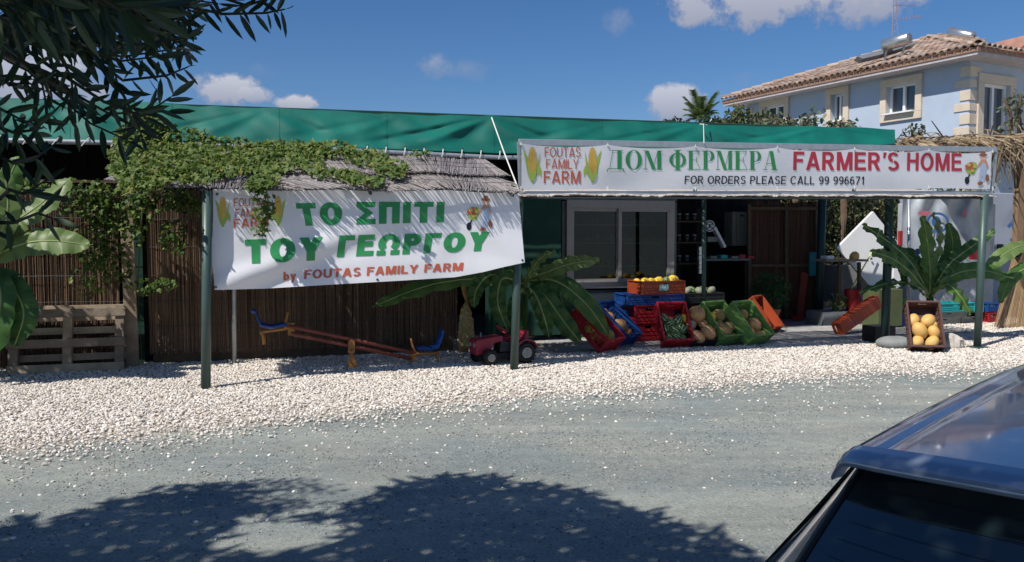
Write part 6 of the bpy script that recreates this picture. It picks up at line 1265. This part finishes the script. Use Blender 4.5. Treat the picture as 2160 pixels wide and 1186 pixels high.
def spoil(a, c):
    y = a*2-1; k = abs(y); w = .635; x0 = .50+.10*k**2.2; ang = c; pr_2 = [(0.0, .0), (-.05, -.008), (-.085, -.022), (-.095, -.038), (-.085, -.05), (-.03, -.05), (.02, -.055)]
    i = c*(len(pr_2)-1); j = min(int(i), len(pr_2)-2); f = i-j; dx = pr_2[j][0]*(1-f)+pr_2[j+1][0]*f; dz = pr_2[j][1]*(1-f)+pr_2[j+1][1]*f
    return Vector((x0+dx*(1-.35*k**4), y*(w-.02*max(0, (k-.9)/.1)), rz_(.5)-.045*k**2-.055*max(0, (k-.86)/.14)**2+dz*(1-.2*k**6)))
cgrid(spoil, 50, 18, 'spoiler', M_cp)
def rear_glass(a, c):
    y = (a*2-1); k = abs(y); t_ = c; x = .53*t_+.10*(1-t_)+.12*k**2.2; w = .575*t_+.66*(1-t_); z = 1.345*t_+.93*(1-t_)-.04*k**2*t_; return Vector((x-.03*math.sin(math.pi*t_), y*w, z))
cgrid(rear_glass, 30, 16, 'rear_window', M_cg)
hw_ = MB()
for k in range(9):
    t_ = .12+k*.095; hw_.tube([rear_glass(.06+.88*i/16, t_)-Vector((.004, 0, 0)) for i in range(17)], .0006, 4)
hw_.build('heating_wires', M_ctrim, car, local=True, kind='stuff')
for sgn, lab in ((1, 'l'), (-1, 'r')):
    def pillar(a, c, sgn=sgn):
        t_ = c; g = rear_glass(1 if sgn > 0 else 0, t_); xo = .30*t_+.24*(1-t_)+g.x; out = Vector((xo, sgn*((rw_(xo)-.008)*t_+.83*(1-t_)), (rz_(xo)-.108)*t_+.91*(1-t_))); e_ = math.sin(a*math.pi)*.012; p = g.lerp(out, a); p.y += sgn*e_; p.x -= e_*.5; return p
    cgrid(pillar, 10, 16, 'rear_pillar', M_cp)
    def rub(a, c, sgn=sgn): g = rear_glass(1 if sgn > 0 else 0, c); return g+Vector((-.006+a*.012, sgn*(-.022+a*.022), .002))
    cgrid(rub, 2, 14, 'window_seal', M_ctrim, sol=.006)
    def sidewin(a, c, sgn=sgn): x = (.46*(1-c)+.82*c)*(1-a)+a*(2.75-.4*c); return Vector((x, sgn*(.825*(1-c)+(rw_(x)-.014)*c), .93*(1-c)+(rz_(x)-.108)*c))
    def quarter(a, c, sgn=sgn): p = sidewin(a*.3, c, sgn); return p+Vector((0, sgn*.006, .004))
    def topframe(a, c, sgn=sgn): return sidewin(a, .84+.16*c, sgn)+Vector((0, sgn*.007, .003))
    cgrid(topframe, 30, 3, 'door_frame', M_cp)
    cgrid(quarter, 14, 8, 'quarter_panel', M_cp); cgrid(sidewin, 20, 8, 'side_window', M_cg)
    def gut(a, c, sgn=sgn): x = .62+a*1.9; return Vector((x, sgn*(rw_(x)+.002+c*.018), rz_(x)-.088-.02*c))
    def rail(a, c, sgn=sgn): x = 1.72+a*.8; k = (.70+.085*c*min(1, a*5)); return Vector((x, sgn*k*rw_(x), rz_(x)-.045*k**2+.007))
    cgrid(rail, 30, 3, 'roof_rail', M_ctrim, sol=.01)
MB().tube([Vector((x, y, rz_(x)-.045*(abs(y)/rw_(x))**2+.0005)) for x, y in ((2.4, .36), (2.0, .36), (1.7, .35), (1.55, .32), (1.48, .24), (1.46, .1), (1.46, -.1), (1.48, -.24), (1.55, -.32), (1.7, -.35), (2.0, -.36), (2.4, -.36))], .0035, 6).build('sunroof_seam', M_ctrim, car, local=True)
def windscreen(a, c): y = a*2-1; return Vector((2.5*c+3.15*(1-c)-.12*abs(y)**2, y*(.6*c+.72*(1-c)), 1.38*c+.95*(1-c)))
cgrid(windscreen, 16, 10, 'windscreen', M_cg)
SEC = [(.02, .70, .38, .70), (.0, .80, .28, .80), (.10, .84, .22, .90), (.35, .85, .20, .94), (1.0, .855, .2, .96), (2.2, .855, .2, .97), (3.0, .85, .2, .95), (3.5, .83, .2, .88), (3.9, .78, .22, .78), (4.08, .66, .3, .62)]
def body(a, c):
    x = a*(len(SEC)-1); i = min(int(x), len(SEC)-2); f = x-i; s0, s1 = SEC[i], SEC[i+1]; X_, w, z0, z1 = [s0[k]*(1-f)+s1[k]*f for k in range(4)]
    an_ = c*math.pi; cx_ = math.cos(an_); sx_ = math.sin(an_); y = w*math.copysign(abs(cx_)**.35, cx_); z = z0+(z1-z0)*abs(sx_)**.45; return Vector((X_, y, z))
cgrid(body, 60, 40, 'body', M_cp)
MB().box((.02, 0, .35), (.1, 1.5, .3)).build('bumper', M_cp, car, local=True, bevel=.04)
for sgn in (-1, 1):
    MB().box((.05, sgn*.70, .78), (.1, .2, .3)).build('tail_light', mat('red_lamp_plastic', (.35, .01, .01), .2), car, local=True, bevel=.03); MB().box((3.98, sgn*.58, .62), (.12, .3, .14)).build('headlight', M_rim, car, local=True, bevel=.03)
    for x in (.68, 3.25):
        w_ = MB().torus((x, sgn*.76, .31), (0, 1, 0), .24, .075, 28, 10, flat=1.25).build('wheel', M_black, car, local=True, smooth=True); MB().disc((x, sgn*.80, .31), (0, 1, 0), .19, .1, 20).build('rim', M_rim, w_, local=True)
MB().box((.02, 0, .62), (.06, .5, .12)).build('number_plate', M_iyellow, car, local=True)
